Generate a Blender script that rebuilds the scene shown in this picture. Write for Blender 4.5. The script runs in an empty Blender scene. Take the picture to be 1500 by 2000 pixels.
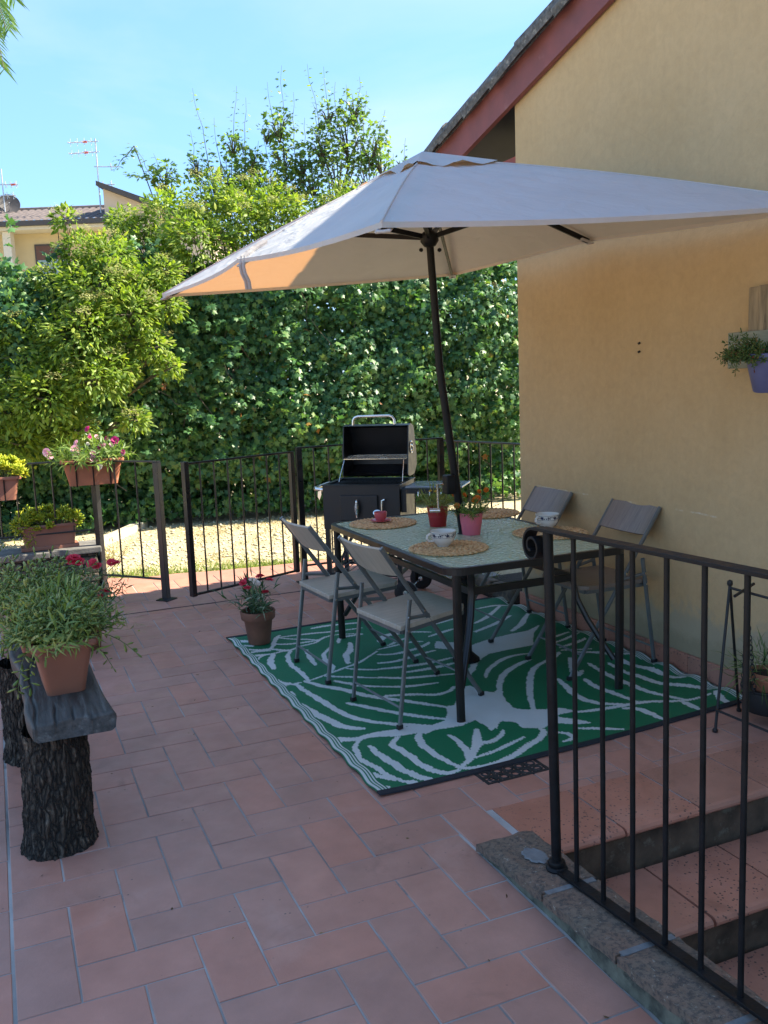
import bpy, bmesh, math, random
import numpy as np
from mathutils import Vector, Matrix
random.seed(7); RNG = np.random.default_rng(7)
scene = bpy.context.scene
COL = scene.collection
R = math.radians
S = 0.16                                                    # paving module (metres)

# ------------------------------------------------------------------ camera
cam_d = bpy.data.cameras.new('camera'); cam = bpy.data.objects.new('camera', cam_d); COL.objects.link(cam)
cam_d.sensor_fit = 'VERTICAL'; cam_d.sensor_height = 32.0; cam_d.lens = 1768.94/2000*32
cam_d.clip_start = 0.05; cam_d.clip_end = 3000
yaw, pitch, roll = 0.4017, 0.1486, -0.0383
cF = Vector((math.sin(yaw)*math.cos(pitch), math.cos(yaw)*math.cos(pitch), -math.sin(pitch)))
cR = Vector((math.cos(yaw), -math.sin(yaw), 0)); cU = cR.cross(cF)
cR, cU = math.cos(roll)*cR + math.sin(roll)*cU, -math.sin(roll)*cR + math.cos(roll)*cU
CAM = Vector((-0.55224, -2.61464, 1.57579))
cam.matrix_world = Matrix(((cR.x, cU.x, -cF.x, CAM.x), (cR.y, cU.y, -cF.y, CAM.y), (cR.z, cU.z, -cF.z, CAM.z), (0, 0, 0, 1)))
scene.camera = cam

# ------------------------------------------------------------------ light
SUN_DIR = Vector((1.03, -0.20, 1.0)).normalized()           # towards the sun: high, from beyond the house on the right
sun_el = math.asin(SUN_DIR.z); sun_az = math.atan2(SUN_DIR.x, SUN_DIR.y)
w = bpy.data.worlds.new('World'); scene.world = w; w.use_nodes = True
nt = w.node_tree; nt.nodes.clear()
def wn(t, **k):
    n = nt.nodes.new(t)
    for a, v in k.items(): setattr(n, a, v)
    return n
out = wn('ShaderNodeOutputWorld'); bg = wn('ShaderNodeBackground'); sky = wn('ShaderNodeTexSky')
sky.sky_type = 'NISHITA'; sky.sun_disc = False; sky.sun_elevation = sun_el; sky.sun_rotation = sun_az
sky.air_density = 1.0; sky.dust_density = 1.0; sky.ozone_density = 2.0
bg.inputs['Strength'].default_value = 0.125
tc = wn('ShaderNodeTexCoord'); sep = wn('ShaderNodeSeparateXYZ'); nt.links.new(tc.outputs['Generated'], sep.inputs[0])
# thin high cloud: noise on a plane above the viewer (direction divided by its height)
zc = wn('ShaderNodeMath', operation='MAXIMUM'); nt.links.new(sep.outputs['Z'], zc.inputs[0]); zc.inputs[1].default_value = 0.06
zc2 = wn('ShaderNodeMath', operation='ADD'); nt.links.new(zc.outputs[0], zc2.inputs[0]); zc2.inputs[1].default_value = 0.12
dx = wn('ShaderNodeMath', operation='DIVIDE'); nt.links.new(sep.outputs['X'], dx.inputs[0]); nt.links.new(zc2.outputs[0], dx.inputs[1])
dy = wn('ShaderNodeMath', operation='DIVIDE'); nt.links.new(sep.outputs['Y'], dy.inputs[0]); nt.links.new(zc2.outputs[0], dy.inputs[1])
cmb = wn('ShaderNodeCombineXYZ'); nt.links.new(dx.outputs[0], cmb.inputs[0]); nt.links.new(dy.outputs[0], cmb.inputs[1])
mp = wn('ShaderNodeMapping'); nt.links.new(cmb.outputs[0], mp.inputs[0]); mp.inputs['Location'].default_value = (3.1, 1.4, 0)
nz = wn('ShaderNodeTexNoise'); nz.inputs['Scale'].default_value = 0.85; nz.inputs['Detail'].default_value = 7; nz.inputs['Roughness'].default_value = 0.52; nz.inputs['Distortion'].default_value = 0.35
nt.links.new(mp.outputs[0], nz.inputs['Vector'])
rp = wn('ShaderNodeValToRGB'); rp.color_ramp.elements[0].position = 0.44; rp.color_ramp.elements[1].position = 0.68
rp.color_ramp.elements[0].color = (0, 0, 0, 1); rp.color_ramp.elements[1].color = (0.62, 0.62, 0.62, 1)
nt.links.new(nz.outputs['Fac'], rp.inputs[0])
mx = wn('ShaderNodeMix', data_type='RGBA'); nt.links.new(rp.outputs[0], mx.inputs['Factor'])
tint = wn('ShaderNodeMix', data_type='RGBA', blend_type='MULTIPLY'); tint.inputs['Factor'].default_value = 1.0; tint.inputs[7].default_value = (0.64, 0.82, 0.98, 1)
nt.links.new(sky.outputs[0], tint.inputs[6]); veil = wn('ShaderNodeMix', data_type='RGBA'); veil.inputs['Factor'].default_value = 0.6; veil.inputs[7].default_value = (0.80, 1.52, 2.75, 1)   # even high haze over the whole sky
nt.links.new(tint.outputs[2], veil.inputs[6]); nt.links.new(veil.outputs[2], mx.inputs[6]); mx.inputs[7].default_value = (1.9, 2.3, 2.9, 1)
nt.links.new(mx.outputs[2], bg.inputs['Color']); nt.links.new(bg.outputs[0], out.inputs['Surface'])

sun_d = bpy.data.lights.new('sun', 'SUN'); sun_d.energy = 4.6; sun_d.angle = R(0.53); sun_d.color = (1.0, 0.90, 0.72)
sun = bpy.data.objects.new('sun', sun_d); COL.objects.link(sun); sun.location = (12, -3, 14)
sun.rotation_euler = (-SUN_DIR).to_track_quat('-Z', 'Y').to_euler()
vs = scene.view_settings
scene.display_settings.display_device = 'sRGB'; vs.view_transform = 'Standard'; vs.look = 'None'
vs.gamma = 1.0; vs.use_curve_mapping = False; vs.exposure = 1.92
try:
    scene.cycles.max_bounces = 10; scene.cycles.transparent_max_bounces = 12; scene.cycles.use_denoising = True
except Exception: pass

# ------------------------------------------------------------------ materials
def _nodes(name):
    m = bpy.data.materials.new(name); m.use_nodes = True; t = m.node_tree; t.nodes.clear()
    o = t.nodes.new('ShaderNodeOutputMaterial'); b = t.nodes.new('ShaderNodeBsdfPrincipled'); t.links.new(b.outputs[0], o.inputs[0])
    return m, t, o, b
def N(t, typ, **k):
    n = t.nodes.new(typ)
    for a, v in k.items(): setattr(n, a, v)
    return n
def noise(t, vec, scale, detail=4, rough=0.55, dist=0.0):
    n = N(t, 'ShaderNodeTexNoise'); n.inputs['Scale'].default_value = scale; n.inputs['Detail'].default_value = detail
    n.inputs['Roughness'].default_value = rough; n.inputs['Distortion'].default_value = dist
    if vec is not None: t.links.new(vec, n.inputs['Vector'])
    return n.outputs['Fac']
def ramp(t, fac, stops):
    r = N(t, 'ShaderNodeValToRGB'); e = r.color_ramp.elements
    while len(e) < len(stops): e.new(0.5)
    for el, (p, c) in zip(e, stops):
        el.position = p; el.color = (c, c, c, 1) if isinstance(c, (int, float)) else (*c, 1)
    t.links.new(fac, r.inputs[0]); return r.outputs[0]
def mix(t, fac, a, b, blend='MIX'):
    m = N(t, 'ShaderNodeMix', data_type='RGBA', blend_type=blend)
    for inp, v in ((m.inputs['Factor'], fac), (m.inputs[6], a), (m.inputs[7], b)):
        if isinstance(v, (int, float)): inp.default_value = v
        elif isinstance(v, tuple): inp.default_value = (*v, 1)
        else: t.links.new(v, inp)
    return m.outputs[2]
def bump(t, b, h, strength=0.3, dist=0.01):
    n = N(t, 'ShaderNodeBump'); n.inputs['Strength'].default_value = strength; n.inputs['Distance'].default_value = dist
    t.links.new(h, n.inputs['Height']); t.links.new(n.outputs[0], b.inputs['Normal']); return n
def coords(t, kind='Object', scale=None):
    c = N(t, 'ShaderNodeTexCoord').outputs[kind] if kind != 'World' else N(t, 'ShaderNodeNewGeometry').outputs['Position']
    if scale:
        m = N(t, 'ShaderNodeMapping'); m.inputs['Scale'].default_value = scale; t.links.new(c, m.inputs[0]); c = m.outputs[0]
    return c
def plain(name, col, rough=0.6, metal=0.0, var=0.15, scale=14, bmp=0.0, bscale=120, spec=0.5, wear=None, kind='Object', stretch=None):
    m, t, o, b = _nodes(name); v = coords(t, kind, stretch)
    f = noise(t, v, scale, 5)
    dark = tuple(c*(1-var) for c in col); lite = tuple(min(1, c*(1+var)) for c in col)
    c = ramp(t, f, [(0.3, dark), (0.7, lite)])
    if wear: c = mix(t, ramp(t, noise(t, v, wear[1], 6, 0.65), [(wear[2], 0.0), (min(1, wear[2]+0.12), 1.0)]), c, wear[0])
    t.links.new(c, b.inputs['Base Color']); b.inputs['Roughness'].default_value = rough; b.inputs['Metallic'].default_value = metal
    b.inputs['Specular IOR Level'].default_value = spec
    rr = ramp(t, f, [(0.3, max(0, rough-0.08)), (0.7, min(1, rough+0.08))]); t.links.new(rr, b.inputs['Roughness'])
    if bmp: bump(t, b, noise(t, v, bscale, 4), bmp, 0.004)
    return m
def leafmat(name, stops, trans=0.35, rough=0.45, tint=(1.25, 1.35, 0.55)):
    m, t, o, b = _nodes(name)
    g = N(t, 'ShaderNodeNewGeometry'); c = ramp(t, g.outputs['Random Per Island'], stops)
    big = noise(t, g.outputs['Position'], 1.6, 3); c = mix(t, 0.55, c, ramp(t, big, [(0.32, (0.62, 0.7, 0.6)), (0.68, (1.25, 1.2, 1.1))]), 'MULTIPLY')
    t.links.new(c, b.inputs['Base Color']); b.inputs['Roughness'].default_value = rough; b.inputs['Specular IOR Level'].default_value = 0.38
    tr = N(t, 'ShaderNodeBsdfTranslucent'); t.links.new(mix(t, 1.0, c, tint, 'MULTIPLY'), tr.inputs[0])
    ms = N(t, 'ShaderNodeMixShader'); ms.inputs[0].default_value = trans
    t.links.new(b.outputs[0], ms.inputs[1]); t.links.new(tr.outputs[0], ms.inputs[2]); t.links.new(ms.outputs[0], o.inputs[0])
    return m

def tile_mat(name, base, vary=0.18, spots=True):
    m, t, o, b = _nodes(name); p = coords(t, 'World')
    oi = N(t, 'ShaderNodeObjectInfo').outputs['Random']; isl = N(t, 'ShaderNodeNewGeometry').outputs['Random Per Island']
    rnd = N(t, 'ShaderNodeMath', operation='ADD'); t.links.new(oi, rnd.inputs[0]); t.links.new(isl, rnd.inputs[1])
    fr = N(t, 'ShaderNodeMath', operation='FRACT'); t.links.new(rnd.outputs[0], fr.inputs[0])
    d = tuple(c*(1-vary) for c in base); l = (base[0]*(1+vary*0.8), base[1]*(1+vary*1.0), base[2]*(1+vary*1.1))
    c = ramp(t, fr.outputs[0], [(0.0, d), (0.45, base), (0.75, (base[0]*1.08, base[1]*0.93, base[2]*0.86)), (1.0, l)])
    c = mix(t, 0.5, c, ramp(t, noise(t, p, 6, 6, 0.6), [(0.3, (0.72, 0.7, 0.68)), (0.7, (1.2, 1.2, 1.2))]), 'MULTIPLY')
    c = mix(t, ramp(t, noise(t, p, 2.1, 5, 0.65, 0.4), [(0.58, 0.0), (0.78, 0.5)]), c, (base[0]*1.25, base[1]*1.55, base[2]*1.7))   # pale bloom
    c = mix(t, ramp(t, noise(t, p, 3.2, 6, 0.7, 1.0), [(0.6, 0.0), (0.74, 0.45)]), c, (base[0]*0.5, base[1]*0.45, base[2]*0.42))     # old dirt
    if spots:
        vo = N(t, 'ShaderNodeTexVoronoi'); vo.inputs['Scale'].default_value = 26 if spots < 2 else 60; t.links.new(p, vo.inputs['Vector'])
        sp = N(t, 'ShaderNodeMath', operation='LESS_THAN'); t.links.new(vo.outputs['Distance'], sp.inputs[0]); sp.inputs[1].default_value = 0.09 if spots < 2 else 0.24
        gate = N(t, 'ShaderNodeMath', operation='MULTIPLY'); t.links.new(sp.outputs[0], gate.inputs[0]); t.links.new(ramp(t, noise(t, p, 2.6, 3), [(0.5, 0.0), (0.62, 0.75)] if spots < 2 else [(0.42, 0.0), (0.60, 0.85)]), gate.inputs[1])
        c = mix(t, gate.outputs[0], c, (0.05, 0.04, 0.04))
    t.links.new(c, b.inputs['Base Color'])
    t.links.new(ramp(t, noise(t, p, 9, 5), [(0.3, 0.36), (0.7, 0.58)]), b.inputs['Roughness']); b.inputs['Specular IOR Level'].default_value = 0.55
    bump(t, b, noise(t, p, 70, 6, 0.65), 0.22, 0.004)
    return m

M = {}
M['tile'] = tile_mat('cotto_tile', (0.43, 0.215, 0.160), 0.09)
M['tread'] = tile_mat('cotto_tread', (0.42, 0.195, 0.135), 0.10, 2)
M['grout'] = plain('grout', (0.30, 0.285, 0.27), 0.9, var=0.6, scale=1.7, bmp=0.4, kind='World', wear=((0.07, 0.058, 0.050), 2.6, 0.60))
M['concrete_moss'] = plain('mossy_concrete', (0.13, 0.125, 0.09), 0.95, var=0.6, scale=14, bmp=1.0, bscale=70, kind='World', wear=((0.05, 0.05, 0.04), 18, 0.52))
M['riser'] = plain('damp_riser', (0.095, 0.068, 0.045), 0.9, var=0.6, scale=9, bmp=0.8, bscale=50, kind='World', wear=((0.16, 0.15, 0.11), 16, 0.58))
M['iron'] = plain('dark_iron', (0.008, 0.008, 0.009), 0.45, 0.0, var=0.4, scale=22, spec=0.22, bmp=0.25, bscale=90, wear=((0.045, 0.022, 0.014), 38, 0.66))
M['iron_black'] = plain('black_iron', (0.012, 0.011, 0.011), 0.5, var=0.3, spec=0.45, bmp=0.1)
M['bbq'] = plain('grill_black', (0.008, 0.009, 0.011), 0.42, var=0.2, spec=0.5)
M['bbq_in'] = plain('grill_soot', (0.006, 0.006, 0.006), 0.7, var=0.3)
M['steel'] = plain('steel', (0.72, 0.71, 0.68), 0.22, 1.0, var=0.1)
M['shelf'] = plain('shelf_blue_reflection', (0.22, 0.28, 0.34), 0.22, 0.25, var=0.1, spec=0.8)  # the shelf's light blue reflection is put into its base colour
M['rubber'] = plain('rubber', (0.01, 0.01, 0.01), 0.7)
M['frame'] = plain('table_frame', (0.011, 0.009, 0.008), 0.36, var=0.2, spec=0.5)
M['chair_metal'] = plain('chair_metal', (0.17, 0.185, 0.185), 0.38, 0.55, var=0.12)
M['gate_metal'] = plain('gate_metal', (0.010, 0.010, 0.011), 0.32, 0.0, var=0.3, spec=0.6)
M['terracotta'] = plain('terracotta', (0.36, 0.13, 0.065), 0.75, var=0.2, scale=9, bmp=0.12, wear=((0.5, 0.3, 0.22), 7, 0.62))
M['plastic_pot'] = plain('brown_plastic', (0.27, 0.115, 0.075), 0.5, var=0.1, scale=6, wear=((0.34, 0.2, 0.15), 9, 0.66))
M['clay_dark'] = plain('old_clay', (0.20, 0.085, 0.05), 0.8, var=0.25, scale=10, bmp=0.15, wear=((0.3, 0.16, 0.11), 8, 0.62))
M['soil'] = plain('soil', (0.03, 0.02, 0.013), 0.95, var=0.5, scale=60, bmp=0.8, bscale=200)
M['red_pot'] = plain('red_enamel', (0.32, 0.010, 0.016), 0.4, var=0.1, scale=5)
M['pink_pot'] = plain('pink_enamel', (0.62, 0.13, 0.17), 0.45, var=0.1, scale=5)
M['pink_china'] = plain('rose_china', (0.50, 0.085, 0.10), 0.25, var=0.08, scale=6)
M['china'] = plain('white_china', (0.66, 0.63, 0.56), 0.22, var=0.04, scale=6)
M['blue_print'] = plain('navy_print', (0.018, 0.024, 0.06), 0.3)
M['blue_pot'] = plain('violet_pot', (0.12, 0.12, 0.23), 0.5, var=0.1)
M['charcoal'] = plain('charcoal_fabric_edge', (0.012, 0.014, 0.02), 0.8, var=0.3, bmp=0.3, bscale=400)
M['stone'] = plain('old_stone', (0.12, 0.10, 0.075), 0.9, var=0.5, scale=16, bmp=0.7, bscale=50, kind='World', wear=((0.05, 0.045, 0.04), 9, 0.5))
M['stone_cap'] = plain('stone_cap', (0.13, 0.125, 0.115), 0.85, var=0.35, scale=14, bmp=0.5, bscale=60, kind='World')
M['mortar'] = plain('mortar', (0.06, 0.055, 0.05), 0.95, var=0.4, scale=20, bmp=0.5, kind='World')
M['edging'] = plain('pale_edging_stone', (0.42, 0.38, 0.29), 0.9, var=0.15, scale=20, bmp=0.4, kind='World')
M['wood_old'] = plain('weathered_plank', (0.060, 0.055, 0.050), 0.7, var=0.6, scale=3.5, bmp=0.5, bscale=9, stretch=(14, 1.0, 14), wear=((0.13, 0.125, 0.115), 2.2, 0.56))
M['pallet'] = plain('pallet_wood', (0.30, 0.22, 0.13), 0.8, var=0.4, scale=12, bmp=0.4, bscale=60, stretch=(3, 3, 0.5), wear=((0.10, 0.07, 0.045), 9, 0.60))
M['pallet_grey'] = plain('pallet_wood_grey', (0.27, 0.27, 0.19), 0.85, var=0.25, scale=9, bmp=0.3, bscale=60, stretch=(1, 0.5, 4))
M['red_paint'] = plain('faded_red_paint', (0.21, 0.066, 0.062), 0.7, var=0.22, scale=5, bmp=0.15, kind='World', wear=((0.30, 0.13, 0.12), 4, 0.62))
M['red_beam'] = plain('red_beam', (0.30, 0.06, 0.035), 0.7, var=0.2)
M['soffit'] = plain('dark_soffit', (0.04, 0.042, 0.05), 0.85, var=0.4, scale=4)
M['roof_tile'] = plain('lichen_roof_tile', (0.10, 0.098, 0.095), 0.9, var=0.55, scale=30, bmp=0.8, bscale=50, kind='World', wear=((0.28, 0.27, 0.24), 26, 0.57))
M['bark_s'] = plain('branch_bark', (0.10, 0.085, 0.06), 0.9, var=0.4, scale=40)
M['stem_green'] = plain('green_stem', (0.10, 0.14, 0.04), 0.7)
M['drain'] = plain('drain_iron', (0.02, 0.019, 0.018), 0.7, var=0.4, bmp=0.3)
M['patch'] = plain('pale_mortar_patch', (0.17, 0.17, 0.17), 0.9, var=0.2, scale=40, bmp=0.3, kind='World')
M['far_wall'] = plain('far_wall', (0.50, 0.41, 0.24), 0.9, var=0.06, scale=2)
M['far_wall2'] = plain('far_wall_pink', (0.55, 0.45, 0.34), 0.9, var=0.06, scale=2)
M['far_white'] = plain('far_soffit', (0.55, 0.52, 0.44), 0.9, var=0.05)
M['far_roof'] = plain('far_roof_tile', (0.095, 0.075, 0.07), 0.9, var=0.35, scale=9, kind='World', wear=((0.17, 0.14, 0.13), 14, 0.6))
M['far_dark'] = plain('far_gutter', (0.05, 0.045, 0.045), 0.6)
M['shutter'] = plain('brown_shutter', (0.10, 0.05, 0.04), 0.7)
M['pane'] = plain('window_pane', (0.20, 0.27, 0.27), 0.08, var=0.1, spec=0.8)
M['aerial'] = plain('aerial_metal', (0.45, 0.46, 0.47), 0.4, 0.4)
M['aerial_red'] = plain('aerial_red', (0.55, 0.10, 0.06), 0.5)
M['petal_pink'] = leafmat('petal_pink', [(0.0, (0.75, 0.36, 0.50)), (0.5, (0.82, 0.48, 0.58)), (1.0, (0.9, 0.62, 0.68))], 0.3, 0.6, (1.1, 1, 1))
M['petal_magenta'] = leafmat('petal_magenta', [(0.0, (0.45, 0.02, 0.16)), (1.0, (0.68, 0.06, 0.28))], 0.3, 0.6, (1.1, 1, 1))
M['petal_red'] = leafmat('petal_red', [(0.0, (0.50, 0.012, 0.04)), (1.0, (0.72, 0.05, 0.10))], 0.25, 0.6, (1.1, 1, 1))
M['petal_white'] = leafmat('petal_white', [(0.0, (0.8, 0.72, 0.66)), (1.0, (0.85, 0.8, 0.76))], 0.3, 0.6, (1, 1, 1))
M['petal_orange'] = leafmat('petal_orange', [(0.0, (0.62, 0.10, 0.01)), (1.0, (0.78, 0.22, 0.02))], 0.25, 0.6, (1.1, 1, 0.8))
M['petal_yellow'] = leafmat('petal_yellow', [(0.0, (0.7, 0.42, 0.03)), (1.0, (0.78, 0.5, 0.05))], 0.25, 0.6, (1.1, 1, 0.8))
M['maple'] = leafmat('maple_leaf', [(0.0, (0.040, 0.110, 0.046)), (0.35, (0.068, 0.168, 0.068)), (0.7, (0.105, 0.225, 0.082)), (0.93, (0.16, 0.28, 0.08)), (0.994, (0.18, 0.23, 0.05)), (1.0, (0.34, 0.13, 0.04))], 0.36, 0.42)
M['elder'] = leafmat('elder_leaf', [(0.0, (0.11, 0.185, 0.03)), (0.5, (0.19, 0.285, 0.045)), (0.85, (0.28, 0.36, 0.055)), (1.0, (0.38, 0.42, 0.09))], 0.45, 0.5)
M['elder_bloom'] = leafmat('elder_bloom', [(0.0, (0.34, 0.36, 0.14)), (1.0, (0.50, 0.48, 0.24))], 0.4, 0.7, (1, 1, 0.8))
M['sapling'] = leafmat('sapling_leaf', [(0.0, (0.075, 0.145, 0.055)), (0.6, (0.13, 0.22, 0.075)), (1.0, (0.25, 0.32, 0.07))], 0.52, 0.42)
M['succulent'] = leafmat('succulent_leaf', [(0.0, (0.07, 0.13, 0.028)), (0.5, (0.12, 0.19, 0.04)), (0.85, (0.19, 0.26, 0.05)), (1.0, (0.30, 0.33, 0.06))], 0.3, 0.4)
M['sedum'] = leafmat('sedum_leaf', [(0.0, (0.24, 0.32, 0.02)), (0.6, (0.42, 0.46, 0.025)), (1.0, (0.60, 0.56, 0.05))], 0.4, 0.45)
M['portulaca'] = leafmat('portulaca_leaf', [(0.0, (0.10, 0.17, 0.035)), (0.5, (0.20, 0.27, 0.065)), (0.85, (0.32, 0.36, 0.10)), (1.0, (0.45, 0.45, 0.18))], 0.28, 0.36)
M['carnation_leaf'] = leafmat('carnation_leaf', [(0.0, (0.035, 0.085, 0.035)), (0.7, (0.07, 0.13, 0.06)), (1.0, (0.30, 0.34, 0.25))], 0.25, 0.5)
M['lance'] = leafmat('lance_leaf', [(0.0, (0.09, 0.17, 0.035)), (0.6, (0.16, 0.25, 0.05)), (1.0, (0.30, 0.38, 0.10))], 0.35, 0.5)
M['chive'] = leafmat('chive_blade', [(0.0, (0.13, 0.17, 0.03)), (0.6, (0.22, 0.25, 0.05)), (1.0, (0.36, 0.34, 0.10))], 0.3, 0.5)
M['spider'] = leafmat('spider_blade', [(0.0, (0.05, 0.10, 0.02)), (0.6, (0.11, 0.17, 0.04)), (1.0, (0.35, 0.40, 0.18))], 0.3, 0.45)
M['jelly'] = leafmat('jelly_bean_leaf', [(0.0, (0.04, 0.08, 0.02)), (0.7, (0.09, 0.14, 0.03)), (0.88, (0.17, 0.19, 0.04)), (1.0, (0.22, 0.04, 0.03))], 0.2, 0.35)
M['grass'] = leafmat('grass_blade', [(0.0, (0.10, 0.17, 0.03)), (0.6, (0.20, 0.27, 0.05)), (1.0, (0.42, 0.40, 0.14))], 0.3, 0.6)
M['dry_grass'] = leafmat('dry_grass_blade', [(0.0, (0.28, 0.22, 0.09)), (0.6, (0.45, 0.37, 0.17)), (1.0, (0.30, 0.30, 0.09))], 0.3, 0.7, (1, 1, 1))
M['gravel'] = leafmat('gravel_stone', [(0.0, (0.40, 0.33, 0.20)), (0.6, (0.60, 0.51, 0.34)), (1.0, (0.72, 0.64, 0.48))], 0.0, 0.9, (1, 1, 1))
M['feather'] = leafmat('feathery_leaf', [(0.0, (0.10, 0.20, 0.05)), (1.0, (0.20, 0.32, 0.08))], 0.45, 0.5)
M['dead_leaf'] = leafmat('dead_leaf', [(0.0, (0.10, 0.05, 0.02)), (1.0, (0.25, 0.16, 0.07))], 0.1, 0.8, (1, 1, 1))
# ------------------------------------------------------------------ building helpers
def link(o, parent=None):
    COL.objects.link(o)
    if parent is not None: o.parent = parent
    return o
def tag(o, label=None, cat=None, group=None, kind=None):
    if label: o['label'] = label
    if cat: o['category'] = cat
    if group: o['group'] = group
    if kind: o['kind'] = kind
    return o
def empty(name, loc=(0, 0, 0), rz=0.0, label=None, cat=None, group=None):
    o = bpy.data.objects.new(name, None); COL.objects.link(o); o.empty_display_size = 0.1
    o.location = loc; o.rotation_euler = (0, 0, rz); return tag(o, label, cat, group)
class MB:
    def __init__(s): s.v = []; s.f = []
    def add(s, vs, fs):
        n = len(s.v); s.v += [tuple(p) for p in vs]; s.f += [tuple(i+n for i in f) for f in fs]; return s
    def box(s, c, d, M3=None, taper=1.0):
        x, y, z = d[0]/2, d[1]/2, d[2]/2; q = taper
        p = [Vector(a) for a in ((-x, -y, -z), (x, -y, -z), (x, y, -z), (-x, y, -z), (-x*q, -y*q, z), (x*q, -y*q, z), (x*q, y*q, z), (-x*q, y*q, z))]
        if M3 is not None: p = [M3 @ a for a in p]
        c = Vector(c); return s.add([a+c for a in p], [(0, 3, 2, 1), (4, 5, 6, 7), (0, 1, 5, 4), (1, 2, 6, 5), (2, 3, 7, 6), (3, 0, 4, 7)])
    def b2(s, a, b): return s.box([(a[i]+b[i])/2 for i in range(3)], [abs(b[i]-a[i]) for i in range(3)])
    def bar(s, a, b, w, h, up=(0, 0, 1)):
        a, b = Vector(a), Vector(b); d = (b-a); L = d.length; d.normalize(); u = Vector(up)
        x = d.cross(u)
        if x.length < 1e-4: x = d.cross(Vector((1, 0, 0)))
        x.normalize(); u = x.cross(d); M3 = Matrix((x, d, u)).transposed(); return s.box((a+b)/2, (w, L, h), M3)
    def tube(s, pts, r, seg=8, cap=True, flat=1.0, up=None):
        pts = [Vector(p) for p in pts]; n = len(pts); rr = r if isinstance(r, (list, tuple)) else [r]*n
        vs = []; prev = None
        for i, p in enumerate(pts):
            d = (pts[min(i+1, n-1)]-pts[max(i-1, 0)]).normalized()
            if prev is None:
                ref = Vector(up) if up else (Vector((0, 0, 1)) if abs(d.z) < 0.9 else Vector((1, 0, 0)))
            else: ref = prev
            x = ref - d*ref.dot(d)
            if x.length < 1e-5: x = d.orthogonal()
            x.normalize(); prev = x; y = d.cross(x)
            for k in range(seg):
                a = 2*math.pi*k/seg; vs.append(p + x*math.cos(a)*rr[i] + y*math.sin(a)*rr[i]*flat)
        fs = [(i*seg+k, i*seg+(k+1) % seg, (i+1)*seg+(k+1) % seg, (i+1)*seg+k) for i in range(n-1) for k in range(seg)]
        if cap: fs += [tuple(range(seg))[::-1], tuple((n-1)*seg+k for k in range(seg))]
        return s.add(vs, fs)
    def cyl(s, a, b, r, seg=12, r2=None): return s.tube([a, b], [r, r if r2 is None else r2], seg)
    def lathe(s, prof, c=(0, 0, 0), seg=24, M3=None, close=False):
        c = Vector(c); vs = []
        for r, z in prof:
            for k in range(seg):
                a = 2*math.pi*k/seg; p = Vector((r*math.cos(a), r*math.sin(a), z)); vs.append((M3 @ p if M3 is not None else p)+c)
        n = len(prof); fs = [(i*seg+k, i*seg+(k+1) % seg, (i+1)*seg+(k+1) % seg, (i+1)*seg+k) for i in range(n-1) for k in range(seg)]
        if prof[0][0] > 1e-6: fs.append(tuple(range(seg))[::-1])
        if prof[-1][0] > 1e-6 and not close: fs.append(tuple((n-1)*seg+k for k in range(seg)))
        return s.add(vs, fs)
    def torus(s, c, R1, r, seg=24, sub=8, M3=None):
        c = Vector(c); vs = []
        for i in range(seg):
            A = 2*math.pi*i/seg
            for k in range(sub):
                a = 2*math.pi*k/sub; p = Vector(((R1+r*math.cos(a))*math.cos(A), (R1+r*math.cos(a))*math.sin(A), r*math.sin(a))); vs.append((M3 @ p if M3 is not None else p)+c)
        return s.add(vs, [(i*sub+k, ((i+1) % seg)*sub+k, ((i+1) % seg)*sub+(k+1) % sub, i*sub+(k+1) % sub) for i in range(seg) for k in range(sub)])
    def prism(s, poly, a, b, fn):
        n = len(poly); vs = [fn(p, a) for p in poly]+[fn(p, b) for p in poly]
        return s.add(vs, [tuple(range(n)), tuple(range(2*n-1, n-1, -1))]+[(i, n+i, n+(i+1) % n, (i+1) % n) for i in range(n)])
    def mesh(s, name, mat, smooth=False):
        me = bpy.data.meshes.new(name); me.from_pydata(s.v, [], s.f); me.materials.append(mat)
        bm = bmesh.new(); bm.from_mesh(me); bmesh.ops.recalc_face_normals(bm, faces=bm.faces); bm.to_mesh(me); bm.free()
        if smooth:
            me.polygons.foreach_set('use_smooth', [True]*len(me.polygons)); me.set_sharp_from_angle(angle=R(40))
        return me
    def build(s, name, mat, parent=None, smooth=False, bevel=0.0, label=None, kind=None):
        o = bpy.data.objects.new(name, s.mesh(name, mat, smooth)); link(o, parent)
        if bevel:
            m = o.modifiers.new('bevel', 'BEVEL'); m.width = bevel; m.segments = 2; m.limit_method = 'ANGLE'; m.angle_limit = R(50)
        if label: o['label'] = label
        if kind: o['kind'] = kind
        return o
def fastmesh(name, V, F, mat, parent=None, smooth=False, kind=None):
    V = np.asarray(V, np.float32); F = np.asarray(F, np.int32); k = F.shape[1]
    me = bpy.data.meshes.new(name); me.vertices.add(len(V)); me.vertices.foreach_set('co', V.ravel())
    me.loops.add(F.size); me.loops.foreach_set('vertex_index', F.ravel())
    me.polygons.add(len(F)); me.polygons.foreach_set('loop_start', np.arange(0, F.size, k, dtype=np.int32))
    if smooth: me.polygons.foreach_set('use_smooth', np.ones(len(F), bool))
    me.materials.append(mat); me.update(calc_edges=True)
    o = bpy.data.objects.new(name, me); link(o, parent)
    if kind: o['kind'] = kind
    return o
def copy_tree(o, parent=None):
    c = o.copy(); COL.objects.link(c); c.parent = parent
    for ch in list(o.children): copy_tree(ch, c)
    return c
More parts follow.
